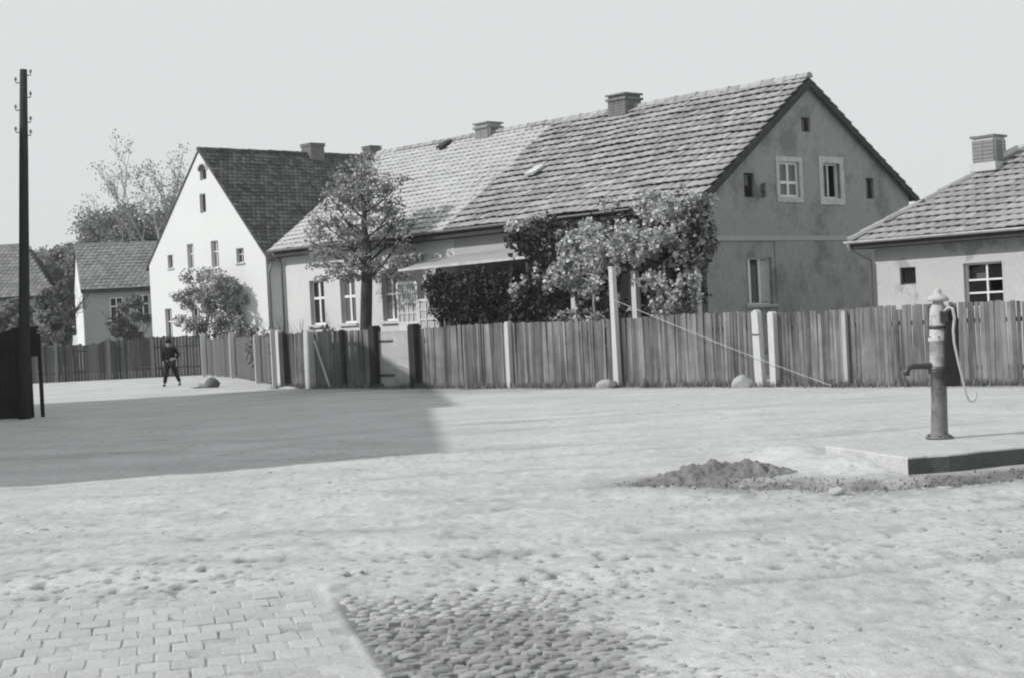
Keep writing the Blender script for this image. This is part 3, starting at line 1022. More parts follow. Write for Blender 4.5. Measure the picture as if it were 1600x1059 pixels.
# ------------------------------------------------------------------ houses farther back
def plain_house(name, label, loc, rz, ln, dp, ev, rd, wins, wm, rm, gable_m, hip=0.):
    h = thing(name, label, 'house', loc, rz)
    mb = MB(); wall(mb, [(0, 0), (ln, 0), (ln, ev), (0, ev)], wins, lambda u, z, d: (u, d, z), .15); mb.build('front_wall', M[wm], h)
    mb = MB(); wall(mb, [(0, 0), (ln, 0), (ln, ev), (0, ev)], [], lambda u, z, d: (u, dp - d, z)); mb.build('back_wall', M[wm], h)
    if hip:
        mb = MB(); wall(mb, [(0, 0), (dp, 0), (dp, ev), (0, ev)], [], lambda u, z, d: (ln, u, z)); mb.build('end_wall', M[wm], h)
    mb = MB()
    for x in ((0, ln) if not hip else (0,)):
        wall(mb, [(0, 0), (dp, 0), (dp, ev), (dp / 2, rd), (0, ev)], [], lambda u, z, d, x=x: (x, u, z))
    mb.build('gable_walls', M[gable_m], h)
    for (u0, u1, z0, z1) in wins:
        window(h, lambda u, z, d: (u, d, z), u0, u1, z0, z1, .1, vb=(.5,), hb=(.6,), fw=.07, bw_=.07)
    up_ = Vector((0, dp / 2 + .3, rd - ev + .2))
    d_ = MB()
    rx = ln + .12 - hip
    d_.slab([(-.12, -.3, ev - .15), (ln + .12, -.3, ev - .15), (rx, dp / 2, rd + .05), (-.12, dp / 2, rd + .05)], (0, 0, .06))
    d_.slab([(-.12, dp + .3, ev - .15), (ln + .12, dp + .3, ev - .15), (rx, dp / 2 + .001, rd + .049), (-.12, dp / 2 + .001, rd + .049)], (0, 0, .06))
    if hip:
        d_.slab([(ln + .118, -.3, ev - .15), (ln + .118, dp + .3, ev - .15), (rx - .002, dp / 2, rd + .045)], (0, 0, .06))
    d_.mm((-.1, -.32, ev - .3), (ln + .1, -.28, ev - .14))
    d_.build('roof', M['wood_dark'], h)
    lay_tiles(h, (-.12, -.3, ev - .08), (1, 0, 0), up_, ln + .24, up_.length, .34, .34, rm, rm, 0, lift=.03,
              keep=(lambda a, b, w_, e_: a < ln + .24 - hip * b / up_.length - .2) if hip else None)
    ridge_caps(h, (-.12, dp / 2, rd + .12), (rx, dp / 2, rd + .12), .14, .5, rm)
    return h


plain_house('cottage', 'grey cottage with white end wall behind trees, left of white gable', (-26.1, 95, 0), R(19), 12, 7.5, 4.9, 7.7,
            [(1.6, 2.4, 2.9, 4.3), (3.2, 4.0, 3.0, 4.4), (5.0, 5.8, 3.0, 4.4), (2.2, 3.0, .9, 2.2)], 'far_wall', 'far_roof', 'white_gable')
plain_house('distant_house', 'distant house with hazy grey roof at far left behind the pole', (-39.6, 112, 0), R(8), 6.6, 7, 5.2, 9.0,
            [(2.2, 3.0, 2.6, 4.1), (4.3, 5.1, 2.6, 4.1)], 'far_wall', 'far_roof', 'white_gable', hip=2.3)
# the two buildings along the left side of the square, just out of view; they throw the long shadow, the barn added to extend it
plain_house('side_house', 'plain rendered house beside the square at left, casting the broad shadow', (-12.2, 17.2, 0), R(94), 11.0, 5.6, 5.9, 9.9,
            [(2, 3, 1, 2.4), (5, 6, 1, 2.4), (7.5, 8.5, 1, 2.4)], 'render_old', 'far_roof', 'render_old')
plain_house('barn', 'unseen plain barn added at far left to extend the broad shadow', (-14.4, 28.3, 0), R(96), 14.2, 6.4, 5.4, 11.6, [], 'far_wall', 'far_roof', 'far_wall')

# ------------------------------------------------------------------ fences
fl = lambda s, off=0., z=0.: FENCE + D1 * s - D2 * off + Vector((0, 0, z))


def board_mesh(seed, w=.092, h=1.55, th=.024):
    r = random.Random(seed)
    a = [(-w / 2, 0), (w / 2, 0), (w / 2 + r.uniform(-.006, .006), h + r.uniform(-.008, .008)), (-w / 2 + r.uniform(-.004, .004), h + r.uniform(-.008, .008))]
    mb = MB()
    mb.slab([(x, 0, z) for x, z in a], (0, th, 0))
    return mb.mesh('board', M['fence'])


BOARDS = [board_mesh(k, .094 * random.uniform(.86, 1.02)) for k in range(8)]


def board_fence(name, label, s0, s1, h, skip=()):
    t = thing(name, label, 'fence', fl(s0), FR)
    n = int((s1 - s0) / .0945)
    r = random.Random(int(h * 100 + s0))
    for k in range(n):
        s = (k + .5) * .0945
        if any(a <= s0 + s <= b for a, b in skip):
            continue
        hh = h * (1 + r.uniform(-.009, .008) + .012 * math.sin(s * .9) - (r.uniform(.02, .06) if r.random() < .03 else 0))
        link('board', BOARDS[r.randrange(8)], t, loc=(s, r.uniform(-.010, .012), .03 + r.uniform(-.015, .012)), rot=(r.uniform(-.015, .015), r.gauss(0, .008) + (r.uniform(-.03, .03) if r.random() < .06 else 0), r.uniform(-.12, .12)), scale=(r.uniform(.9, 1.16), 1, hh / 1.55))
    for z in (.35, h - .32):
        a = 0.
        for (p, q) in list(skip) + [(s1, s1)]:
            if p - s0 - a > .1:
                mb = MB(); mb.mm((a, -.075, z - .045), (p - s0, -.022, z + .045)); mb.build('rail', M['wood_dark'], t)
            a = q - s0
    return t


def post(t, s, off, h, w, m, lean=0.):
    mb = MB()
    mb.slab([(s - w / 2, off, -.1), (s + w / 2, off, -.1), (s + w / 2 + lean, off, h - .04), (s + lean + w * .2, off, h), (s + lean - w * .2, off, h), (s - w / 2 + lean, off, h - .04)], (0, w, 0))
    return mb.build('post', M[m], t)


f1 = board_fence('board_fence', 'long weathered board fence in front of the farmhouse, left of paired posts', .12, 18.3, 1.58, skip=((11.72, 13.7),))
for s, h, w_, m_ in ((7.95, 1.66, .15, 'concrete'), (16.5, 1.68, .36, 'concrete'), (18.1, 1.74, .17, 'concrete'), (17.85, 1.66, .2, 'wood_dark'), (14.95, 1.66, .12, 'wood_dark')):
    post(f1, s, .035, h, w_ * (.62 if w_ > .3 else .85), m_)
mb = MB(); mb.tube([(16.3, .1, 1.4), (15.6, .14, .05)], .03, 6); mb.build('brace', M['concrete'], f1)
f2 = board_fence('board_fence', 'weathered board fence running right past the pump to the frame edge', -13.0, -.3, 1.56)
post(f2, 12.72, .035, 1.6, .15, 'concrete')
for s in (5.9, 8.6, 10.9):
    post(f2, s, .032, 1.55, .09, 'plaster_trim')
# gate between dark posts
gt = thing('gate', 'pale sheet metal gate hung between two dark wooden posts', 'gate', fl(11.72), FR)
mb = MB(); mb.mm((.2, .0, .12), (1.78, .03, 1.55)); mb.build('gate_leaf', M['gate'], gt)
for s in (.12, 1.87):
    mb = MB(); mb.mm((s - .13, -.06, -.1), (s + .13, .2, 1.68)); mb.box((s, .07, 1.70), (.22, .22, .05)); mb.build('post', M['wood_black'], gt)
mb = MB(); mb.box((.55, .055, .58), (.7, .03, .03), 0, Matrix.Rotation(R(-14), 3, 'Y')); mb.build('latch_bar', M['casing'], gt)
for z in (.35, 1.3):
    mb = MB(); mb.mm((1.1, .031, z - .03), (1.76, .045, z + .03)); mb.build('hinge', M['iron_dark'], gt)

# side fence running up the lane
P0, P1, P2 = Vector((-7.33, 48.6, 0)), Vector((-10.75, 60.3, 0)), Vector((-12.8, 65.0, 0))
sf = thing('picket_fence', 'grey picket fence running up the lane towards the white house', 'fence', P0)
mb = MB(); r = random.Random(5)
for a, b in ((P0, P1), (P1, P2)):
    n = int((b - a).length / .115)
    rz = math.atan2((b - a).y, (b - a).x)
    for k in range(n):
        p = a.lerp(b, (k + .5) / n) - P0
        mb.box((p.x, p.y, .8 + r.uniform(-.03, .03)), (.09, .022, 1.5), rz)
mb.build('pickets', M['fence_stuff'], sf, kind='stuff')
for a, b in ((P0, P1), (P1, P2)):
    for z in (.4, 1.25):
        m_ = MB(); d = (b - a); c = (a + b) / 2 - P0
        m_.box((c.x + .05, c.y + .02, z), (d.length, .05, .08), math.atan2(d.y, d.x)); m_.build('rail', M['wood_dark'], sf)
for p, h in ((P0, 1.75), (P0.lerp(P1, .35), 1.6), (P1, 1.72), (P2, 1.75)):
    q = p - P0 + Vector((-.12, -.05, 0))
    m_ = MB(); m_.box((q.x, q.y, h / 2), (.19, .19, h), R(15)); m_.box((q.x, q.y, h + .015), (.13, .13, .03), R(15)); m_.build('post', M['concrete'], sf)
# fence across the back of the lane
bf = thing('dark_fence', 'dark old board fence closing the lane beyond the person', 'fence', (-24, 67.5, 0))
mb = MB()
for k in range(78):
    h = 1.72 + r.uniform(-.05, .05) - (.12 if 22 < k < 44 else 0)
    mb.box((.07 + k * .14, r.uniform(-.01, .01), h / 2), (.128, .024, h))
mb.build('boards', M['fence_dark'], bf, kind='stuff')
for x in (.1, 2.3, 4.2, 6.5, 8.4, 10.7):
    m_ = MB(); m_.box((x, -.08, .88), (.14, .14, 1.76)); m_.build('post', M['fence_stuff'], bf)
for z in (.4, 1.3):
    m_ = MB(); m_.box((5.4, .05, z), (10.8, .06, .09)); m_.build('rail', M['wood_dark'], bf)
# dark plank fence at the left edge, with a notice board on two posts beside the utility pole
pf = thing('plank_fence', 'tall black plank fence at the left edge behind the utility pole', 'fence', (-11.22, 35.6, 0), R(172))
for k in range(14):
    m_ = MB(); m_.mm((.02 + k * .15, -.012, .02), (.16 + k * .15, .012, 2.02 + r.uniform(-.03, .03))); m_.build('board', M['wood_black'], pf)
for z in (.45, 1.6):
    m_ = MB(); m_.mm((0, .014, z), (2.1, .07, z + .1)); m_.build('rail', M['wood_black'], pf)
nb_ = thing('notice_board', 'dark blank board raised on two thin posts right of the utility pole', 'notice board', (-11.2, 35.95, 0))
for x, y in ((.02, 0), (.25, .04)):
    m_ = MB(); m_.box((x, y, .95), (.075, .075, 1.96)); m_.build('post', M['wood_black'], nb_)
m_ = MB(); m_.mm((-.28, -.09, 1.42), (.24, -.05, 2.04)); m_.build('panel', M['wood_black'], nb_)
m_ = MB(); m_.mm((-.32, -.13, 2.045), (.28, .02, 2.09)); m_.build('top_rail', M['wood_black'], nb_)

# ------------------------------------------------------------------ posts, wire, stones along the fence
t = thing('concrete_post', 'tallest white concrete post, standing in front of the board fence', 'post', fl(4.28, .16), FR)
mb = MB(); mb.slab([(-.08, -.06, -.1), (.08, -.06, -.1), (.058, -.05, 2.8), (-.058, -.05, 2.8)], (0, .13, 0)); mb.build('shaft', M['concrete'], t)
mb = MB(); mb.mm((-.068, -.06, 2.8), (.068, .09, 2.83)); mb.build('post_cap', M['concrete'], t)
t = thing('concrete_post', 'leaning white concrete post with a pale stone at its foot', 'post', fl(.08, .14), FR)
mb = MB(); mb.slab([(-.1, -.08, -.1), (.1, -.08, -.1), (.13, -.08, 1.6), (.02, -.08, 1.66), (-.04, -.08, 1.6)], (0, .15, 0)); mb.build('shaft', M['concrete'], t)
mb = MB(); mb.tube([(-.1, .09, 1.12), (.12, .09, 1.12)], .012, 6); mb.build('wire_tie', M['iron_dark'], t)
t = thing('guy_wire', 'thin pale wire slanting down across the fence from the tall post', 'wire', fl(4.2, .26, 2.05))
mb = MB(); a = fl(4.2, .26, 2.05); b = fl(-1.9, .35, .03)
mb.tube([(a.lerp(b, k / 8) - a) - Vector((0, 0, .04 * math.sin(math.pi * k / 8))) for k in range(9)], .006, 5)
mb.build('strand', M['casing'], t)
mb = MB(); mb.tube([b - a + Vector((0, 0, .12)), b - a + Vector((.02, 0, -.1))], .02, 6); mb.build('peg', M['iron_dark'], t)


def rock(name, label, loc, s, m, seed, rz=0., cat='stone'):
    bm = bmesh.new()
    bmesh.ops.create_icosphere(bm, subdivisions=3, radius=1)
    r_ = random.Random(seed)
    dirs = [(Vector((r_.uniform(-1, 1), r_.uniform(-1, 1), r_.uniform(-1, 1))).normalized(), r_.uniform(.62, .95)) for _ in range(12)]
    for v in bm.verts:
        for d, k in dirs:
            e = v.co.dot(d)
            if e > k:
                v.co -= d * (e - k) * .85
        v.co.x *= s[0]; v.co.y *= s[1]; v.co.z *= s[2]
    me = bpy.data.meshes.new(name); bm.to_mesh(me); bm.free()
    me.materials.append(M[m])
    o = link(name, me, loc=loc, rot=(0, 0, rz))
    return tag(o, label, cat)


rock('boulder', 'pale rounded boulder at the foot of the tallest white post', fl(4.42, .42, .05), (.25, .2, .16), 'rock', 2)
rock('stone', 'small dark stone leaning beside the pale boulder at the tallest post', fl(4.12, .45, .06), (.12, .1, .11), 'rock_dark', 3)
rock('stone', 'dark upright stone in front of the fence, right of the tallest post', fl(3.15, .5, .07), (.1, .1, .16), 'rock_dark', 4)
rock('boulder', 'pale conical boulder propping the leaning white post', fl(.36, .36, .06), (.28, .24, .22), 'rock', 5)
rock('boulder', 'dark rounded boulder on the sunlit lane right of the person', (-9.85, 50.6, .12), (.3, .25, .23), 'rock_dark', 6)
rock('stone', 'flat pale stone beside the dark boulder on the lane', (-10.35, 50.8, .06), (.3, .22, .11), 'rock', 7)
rock('block', 'small pale squared block lying below the dug soil near the ditch', (2.82, 13.8, float(ground_z(2.82, 13.8)) + .02), (.09, .07, .05), 'rock', 8, .3)
rock('stone', 'flat dark stone low in front of the gate post', fl(17.4, .4, .02), (.5, .16, .07), 'rock', 9, FR)

# ------------------------------------------------------------------ utility pole
t = thing('utility_pole', 'tall dark wooden utility pole with insulator pins at the left edge', 'pole', (-11.16, 35.3, 0))
mb = MB(); top = Vector((.40, 0, 7.92))
mb.tube([Vector((0, 0, -.2)), top * .25, top * .5, top * .75, top], [.14, .125, .11, .1, .08], 12); mb.build('shaft', M['pole'], t, True)
for z, sx in ((7.62, -1), (7.78, 1), (7.0, -1), (7.28, 1), (6.5, -1), (6.72, 1), (6.42, 1)):
    c = top * (z / 7.92)
    m_ = MB(); e = c + Vector((sx * .17, -.02, .0))
    m_.tube([c, e, e + Vector((0, 0, .08))], .012, 6)
    pn = m_.build('pin', M['iron_dark'], t)
    m_ = MB(); m_.lathe([(.018, 0), (.03, .01), (.026, .03), (.034, .04), (.022, .07), (.01, .085)], 10, e + Vector((0, 0, .05))); m_.build('insulator', M['porcelain'], pn, True)

# ------------------------------------------------------------------ hand pump on its slab
u_s, v_s = Vector((.93, .37, 0)).normalized(), Vector((-.25, .97, 0)).normalized()
sl = thing('pump_slab', 'broken edged concrete slab under the hand pump', 'slab', (3.8, 15.1, 0))
mb = MB()
rr = random.Random(2)
edge = [u_s * (k * .22) + v_s * rr.uniform(-.045, .03) for k in range(18)] + [u_s * 3.8 + v_s * (k * .3) for k in range(1, 8)] + [u_s * (3.8 - k * .3) + v_s * (2.1 + rr.uniform(-.02, .02)) for k in range(13)] + [v_s * (2.1 - k * .3) + u_s * rr.uniform(-.02, .02) for k in range(1, 7)]
mb.slab([p + Vector((0, 0, .155)) for p in edge], (0, 0, -.25))
mb.build('slab_core', M['slab'], sl); mb = MB()
fr_ = [p - v_s * .004 + Vector((0, 0, .154)) for p in edge[:18]]  # thin dark strip standing in for shade on the front
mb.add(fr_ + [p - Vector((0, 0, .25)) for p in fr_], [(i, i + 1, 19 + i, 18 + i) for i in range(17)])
mb.build('slab_shade', M['slab_shade'], sl); mb = MB()
bmx = MB(); ctr = sum(edge, Vector()) / len(edge)
top_ = [ctr + (p - ctr) * .993 + Vector((0, 0, .170)) for p in edge]
n_ = len(edge)
mb.add([p + Vector((0, 0, .155)) for p in edge] + top_, [(i, (i + 1) % n_, n_ + (i + 1) % n_, n_ + i) for i in range(n_)] + [tuple(range(n_, 2 * n_))])
mb.build('slab_body', M['slab'], sl)
if 0:
  mb = MB(); st = [u_s * -.28 + v_s * .35, u_s * -.01 + v_s * .15, u_s * -.01 + v_s * 1.6, u_s * -.3 + v_s * 1.5]
pass

pp = thing('hand_pump', 'old iron hand pump with long curved handle and side spout', 'pump', (4.63, 17.02, .17))
pp.rotation_euler = (0, R(2.0), 0)
mb = MB()
mb.lathe([(.15, 0), (.15, .025), (.105, .04), (.092, .07), (.086, .35), (.084, .70), (.108, .71), (.108, .745), (.09, .75)], 24); mb.build('column', M['iron'], pp, True)
mb = MB()
mb.lathe([(.088, .75), (.098, .78), (.098, 1.06), (.110, 1.065), (.110, 1.10), (.098, 1.105), (.094, 1.34), (.085, 1.42), (.06, 1.47), (.055, 1.5)], 24); mb.build('barrel', M['pump_paint'], pp, True)
mb = MB()
mb.lathe([(.05, 1.495), (.115, 1.50), (.118, 1.535), (.085, 1.56), (.05, 1.575), (.04, 1.585), (.042, 1.605), (.03, 1.63), (.005, 1.64)], 20); mb.build('cap', M['pump_paint'], pp, True)
mb = MB()
mb.tube([(-.05, -.01, .80), (-.12, -.02, .80), (-.30, -.05, .80), (-.345, -.06, .785), (-.37, -.065, .74), (-.372, -.065, .70)], [.045, .036, .032, .032, .034, .038], 12); mb.build('spout', M['iron_dark'], pp, True)
mb = MB(); mb.lathe([(.06, .75), (.115, .76), (.115, .80), (.06, .85)], 18, (0, 0, -.02)); mb.build('spout_collar', M['iron_dark'], pp, True)
mb = MB()
mb.slab([(.03, -.135, .58), (.20, -.135, .58), (.185, -.135, 1.25), (.165, -.135, 1.42), (.12, -.135, 1.46), (.07, -.135, 1.33), (.035, -.135, 1.1)], (0, .05, 0)); mb.build('lever_guard', M['wood_black'], pp)
for z in (.72, 1.2):
    mb = MB(); mb.lathe([(.1, 0), (.116, .004), (.116, .03), (.1, .034)], 18, (0, 0, z)); mb.build('clamp_band', M['iron_dark'], pp, True)
mb = MB()
for k in range(6):
    a = k * math.pi / 3 + .3
    mb.lathe([(.016, 0), (.016, .014), (.008, .02)], 6, (.13 * math.cos(a), .13 * math.sin(a), .024))
    mb.lathe([(.012, 0), (.012, .012), (.006, .016)], 6, (.1 * math.cos(a), .1 * math.sin(a), 1.10))
mb.build('bolts', M['iron_dark'], pp, kind='stuff')
hp = [(.02, -.10, 1.36), (.07, -.15, 1.43), (.11, -.17, 1.42), (.13, -.17, 1.32), (.115, -.17, 1.18), (.125, -.17, 1.05), (.165, -.17, .85), (.21, -.17, .66), (.245, -.17, .50), (.28, -.17, .42), (.315, -.17, .405), (.345, -.17, .44), (.36, -.17, .52)]
mb = MB(); mb.tube(hp, [.019, .019, .018, .016, .015, .014, .013, .013, .012, .012, .012, .012, .013], 10); mb.build('handle', M['handle'], pp, True)
mb = MB(); mb.box((.03, -.11, 1.33), (.08, .06, .12)); mb.tube([(.03, -.19, 1.36), (.03, .06, 1.36)], .018, 8); mb.build('pivot', M['iron_dark'], pp)

# ------------------------------------------------------------------ dug soil by the slab
t = thing('earth_mound', 'low heap of dug soil left of the pump slab', 'soil heap', (2.3, 15.9, 0))
n = 64
xx, yy = np.meshgrid(np.linspace(-1.3, 1.1, n * 2), np.linspace(-1., .9, n))
hz = .13 * np.exp(-((xx - .05) / .42) ** 2 - ((yy - .1) / .38) ** 2) + .10 * np.exp(-((xx + .55) / .5) ** 2 - ((yy - .0) / .3) ** 2)
edge_ = np.clip(hz / .06, 0, 1)
hz = hz * (1 + 1.1 * fbm(xx * 3.3, yy * 3.3, 61, 4)) + fbm(xx * 13, yy * 13, 63, 3) * .10 * edge_ + fbm(xx * 32, yy * 32, 64, 2) * .04 * edge_ - .035
hz = hz + ground_z(xx + 2.3, yy + 15.9) * 0.8
ii = np.arange(n * n * 2).reshape(n, n * 2)
qd = np.stack([ii[:-1, :-1], ii[:-1, 1:], ii[1:, 1:], ii[1:, :-1]], -1).reshape(-1, 4)
link('heap', np_mesh('heap', np.stack([xx, yy, hz], -1).reshape(-1, 3), qd, M['soil'], True), t)


# ------------------------------------------------------------------ stones: setts, cobbles, scattered half buried ones
def sett_mesh(seed, w, l, h=.08):
    r_ = random.Random(seed)
    out = []
    for cxs, cys, a0 in ((1, 1, 0), (-1, 1, 90), (-1, -1, 180), (1, -1, 270)):
        for a in (0, 45, 90):
            rad = .012
            x = cxs * (w / 2 - rad) + rad * math.cos(R(a0 + a)); y = cys * (l / 2 - rad) + rad * math.sin(R(a0 + a))
            out.append((x + r_.uniform(-.006, .006), y + r_.uniform(-.006, .006)))
    tz = [r_.uniform(-.006, .006) for _ in range(4)]
    vs = [(x, y, -h) for x, y in out] + [(x, y, -.005) for x, y in out] + [(x * .93, y * .94, 0 + tz[i // 3] * .4) for i, (x, y) in enumerate(out)] + [(0, 0, .001)]
    fs = [(i, (i + 1) % 12, 12 + (i + 1) % 12, 12 + i) for i in range(12)] + [(12 + i, 12 + (i + 1) % 12, 24 + (i + 1) % 12, 24 + i) for i in range(12)] + [(24 + i, 24 + (i + 1) % 12, 36) for i in range(12)]
    return MB().add(vs, fs).mesh('sett', M['sett'], False)


def cobble_mesh(seed, name='cobble', m='cobble'):
    r_ = random.Random(seed)
    n_ = 8
    rad = [r_.uniform(.8, 1.08) for _ in range(n_)]
    sq = .5
    pts = []
    for k in range(n_):
        a = 2 * math.pi * k / n_
        c, s = math.cos(a), math.sin(a)
        pts.append((math.copysign(abs(c) ** sq, c) * rad[k], math.copysign(abs(s) ** sq, s) * rad[k]))
    vs = [(x, y, -.8) for x, y in pts] + [(x, y, .2) for x, y in pts] + [(x * .9, y * .9, .78) for x, y in pts] + [(x * .62, y * .62, .97 + r_.uniform(-.06, .06)) for x, y in pts] + [(0, 0, 1.)]
    fs = []
    for q in range(3):
        fs += [(q * n_ + i, q * n_ + (i + 1) % n_, (q + 1) * n_ + (i + 1) % n_, (q + 1) * n_ + i) for i in range(n_)]
    fs += [(3 * n_ + i, 3 * n_ + (i + 1) % n_, 4 * n_) for i in range(n_)]
    return MB().add(vs, fs).mesh(name, M[m], False)


pav = thing('sett_pavement', '', '', (0, 0, 0))
for k in ('label', 'category'):
    del pav[k]
pav['kind'] = 'structure'
ed = Vector((LINE_B[0] - LINE_A[0], LINE_B[1] - LINE_A[1], 0)).normalized()      # along the edge, toward the camera
en = Vector((-ed.y, ed.x, 0))
if en.x > 0:
    en = -en                                                                     # away from the edge, to the left
SETTS = [sett_mesh(k, .166 + .002 * (k % 3), .226 + .002 * (k % 2)) for k in range(6)]
cnt = 0
for i in range(22):
    for j in range(20):
        p = Vector((LINE_A[0], LINE_A[1], 0)) + ed * (.20 + j * .236) + en * (.10 + i * .177 + (.088 if j % 2 else 0))
        if p.y < 6.7 or p.y > 10.6 or abs(p.x) > p.y * .36 + .1:
            continue
        sm = float(sett_mask(p.x, p.y)) - .25 * random.random()
        if sm < .35 or cnt >= 300:
            continue
        cnt += 1
        z = float(ground_z(p.x, p.y)) + .003 + .003 * min(1, sm) + random.uniform(-.0035, .002) - .012 * smooth(9.3, 10.4, np.array(p.y)) * random.random()
        z -= .006 * float(smooth(.06, .22, fbm(np.float64(p.x * 1.3), np.float64(p.y * 1.1), 95, 3)))
        link('sett', SETTS[random.randrange(6)], pav, loc=(p.x, p.y, float(z)), rot=(random.gauss(0, .004), random.gauss(0, .004), math.atan2(-ed.x, ed.y) + math.pi + random.gauss(0, .02)))
cob = thing('cobble_paving', '', '', (0, 0, 0))
for k in ('label', 'category'):
    del cob[k]
cob['kind'] = 'structure'
COBS = [cobble_mesh(k) for k in range(7)]
cands = []
for i in range(38):
    for j in range(50):
        p = Vector((LINE_A[0], LINE_A[1], 0)) + ed * (.1 + j * .083 + random.gauss(0, .014)) - en * (.08 + i * .101 + (.05 if j % 2 else 0) + random.gauss(0, .016))
        if p.y < 6.8 or p.x > p.y * .35:
            continue
        pm_ = float(patch_mask(p.x, p.y))
        if pm_ > .3 or (pm_ > .06 and random.random() < .5):
            cands.append((p, pm_))
cands.sort(key=lambda c: c[0].length)
for p, pm_ in cands[:300]:
    s1, s2 = random.uniform(.038, .053), random.uniform(.032, .042)
    z = float(ground_z(p.x, p.y))
    hh = .03
    top = z + .008 + .013 * pm_ + random.uniform(-.009, .006)
    link('cobble', COBS[random.randrange(7)], cob, loc=(p.x, p.y, top - hh), rot=(random.gauss(0, .12), random.gauss(0, .12), math.atan2(en.y, en.x) + random.gauss(0, .14)), scale=(s1, s2, hh))


def stone_field(name, pts, m):
    base = [cobble_mesh(50 + k, name, m) for k in range(6)]
    vb = [np.array([v.co[:] for v in me.vertices]) for me in base]
    fq = [np.array([p.vertices[:] for p in me.polygons if len(p.vertices) == 4]) for me in base]
    ft = [np.array([p.vertices[:] for p in me.polygons if len(p.vertices) == 3]) for me in base]
    V, T = [], []
    o = 0
    for (x, y, zt, sx, sy, sz, a) in pts:
        k = random.randrange(6)
        c, s = math.cos(a), math.sin(a)
        q = vb[k] * np.array((sx, sy, sz))
        V.append(np.stack([q[:, 0] * c - q[:, 1] * s + x, q[:, 0] * s + q[:, 1] * c + y, q[:, 2] + zt - sz], -1))
        f4 = fq[k][8:]                     # leave off the buried skirt
        T += [f4[:, [0, 1, 2]] + o, f4[:, [0, 2, 3]] + o, ft[k] + o]
        o += len(vb[k])
    return link(name, np_mesh(name, np.concatenate(V), np.concatenate(T), M[m], True), kind='stuff')


pts = []
rest = [(c[0].x, c[0].y) for c in cands[300:]]
for x, y in rest:
    pts.append((x, y, float(ground_z(x, y)) + random.uniform(.002, .02), random.uniform(.038, .053), random.uniform(.032, .042), .03, math.atan2(en.y, en.x) + random.gauss(0, .14)))
nS = 11000
sx_ = rng.uniform(-.36, .36, nS)
sy_ = 6.6 * (30 / 6.6) ** (rng.uniform(0, 1, nS) ** 1.15)
xs_, ys_ = sx_ * sy_, sy_
dens = np.clip(.22 + 2.1 * fbm(xs_ * .55, ys_ * .55, 71, 3) + .5 * np.exp(-(segdist(xs_, ys_, [(-4, 10.2), (-1.5, 10.6), (0, 10.2), (1.2, 9.8)]) / .6) ** 2), .02, 1)
keep_ = (rng.uniform(0, 1, nS) < dens) & (sett_mask(xs_, ys_) < .5) & (patch_mask(xs_, ys_) < .3) & (np.hypot((xs_ - 5.2) * .7, ys_ - 16.4) > 1.8)
zz_ = ground_z(xs_, ys_)
for x, y, z in zip(xs_[keep_], ys_[keep_], zz_[keep_]):
    s = random.uniform(.010, .034) * (1 if random.random() < .94 else 1.8)
    pts.append((x, y, z + s * random.uniform(.04, .26), s * random.uniform(1, 1.5), s, s * .6, random.uniform(0, 6.3)))
stone_field('loose_stones', pts, 'cobble_stuff')


# ------------------------------------------------------------------ plants
def leaf_cloud(name, blobs, size, m, parent, seed=0, shell=.45, gap=.0, gscale=1.2, up=.35, droop=0., **kw):
    """leaf-sized folded faces spread through ellipsoids: blobs = (centre, radii, count)"""
    g = np.random.default_rng(seed)
    P, Nn = [], []
    for c, rr_, n_ in blobs:
        d = g.normal(size=(n_, 3)); d /= np.linalg.norm(d, axis=1)[:, None]
        k = g.uniform(0, 1, n_) ** shell
        k *= 1 + .28 * (fbm(d[:, 0] * 2.3 + seed, d[:, 2] * 2.3 + d[:, 1] * 1.7, seed + 1, 2) * 2)
        p = np.array(c) + d * k[:, None] * np.array(rr_)
        P.append(p); Nn.append(d)
    P, Nn = np.concatenate(P), np.concatenate(Nn)
    if gap:
        f = fbm(P[:, 0] * gscale + P[:, 1] * .6 * gscale, P[:, 2] * gscale + P[:, 1] * .5 * gscale, seed + 9, 3)
        kp = f > (gap - .5)
        P, Nn = P[kp], Nn[kp]
    n_ = len(P)
    nv = g.normal(size=(n_, 3)) * .8 + Nn * .55 + np.array((0, 0, up))
    nv /= np.linalg.norm(nv, axis=1)[:, None]
    t = np.cross(nv, g.normal(size=(n_, 3)) + np.array((0, 0, -droop)) * 2); t /= np.linalg.norm(t, axis=1)[:, None]
    b = np.cross(nv, t)
    s = size * g.uniform(.6, 1.35, n_)[:, None]
    fold = nv * s * .22
    v0 = P - t * s * .5; v1 = P + b * s * .42 + fold; v2 = P + t * s * .5 - fold * .5; v3 = P - b * s * .42 + fold
    V = np.stack([v0, v1, v2, v3], 1).reshape(-1, 3)
    o = np.arange(n_)[:, None] * 4
    F = np.concatenate([o + np.array([[0, 1, 2]]), o + np.array([[0, 2, 3]])])
    return link(name, np_mesh(name, V, F, M[m]), parent, **kw)


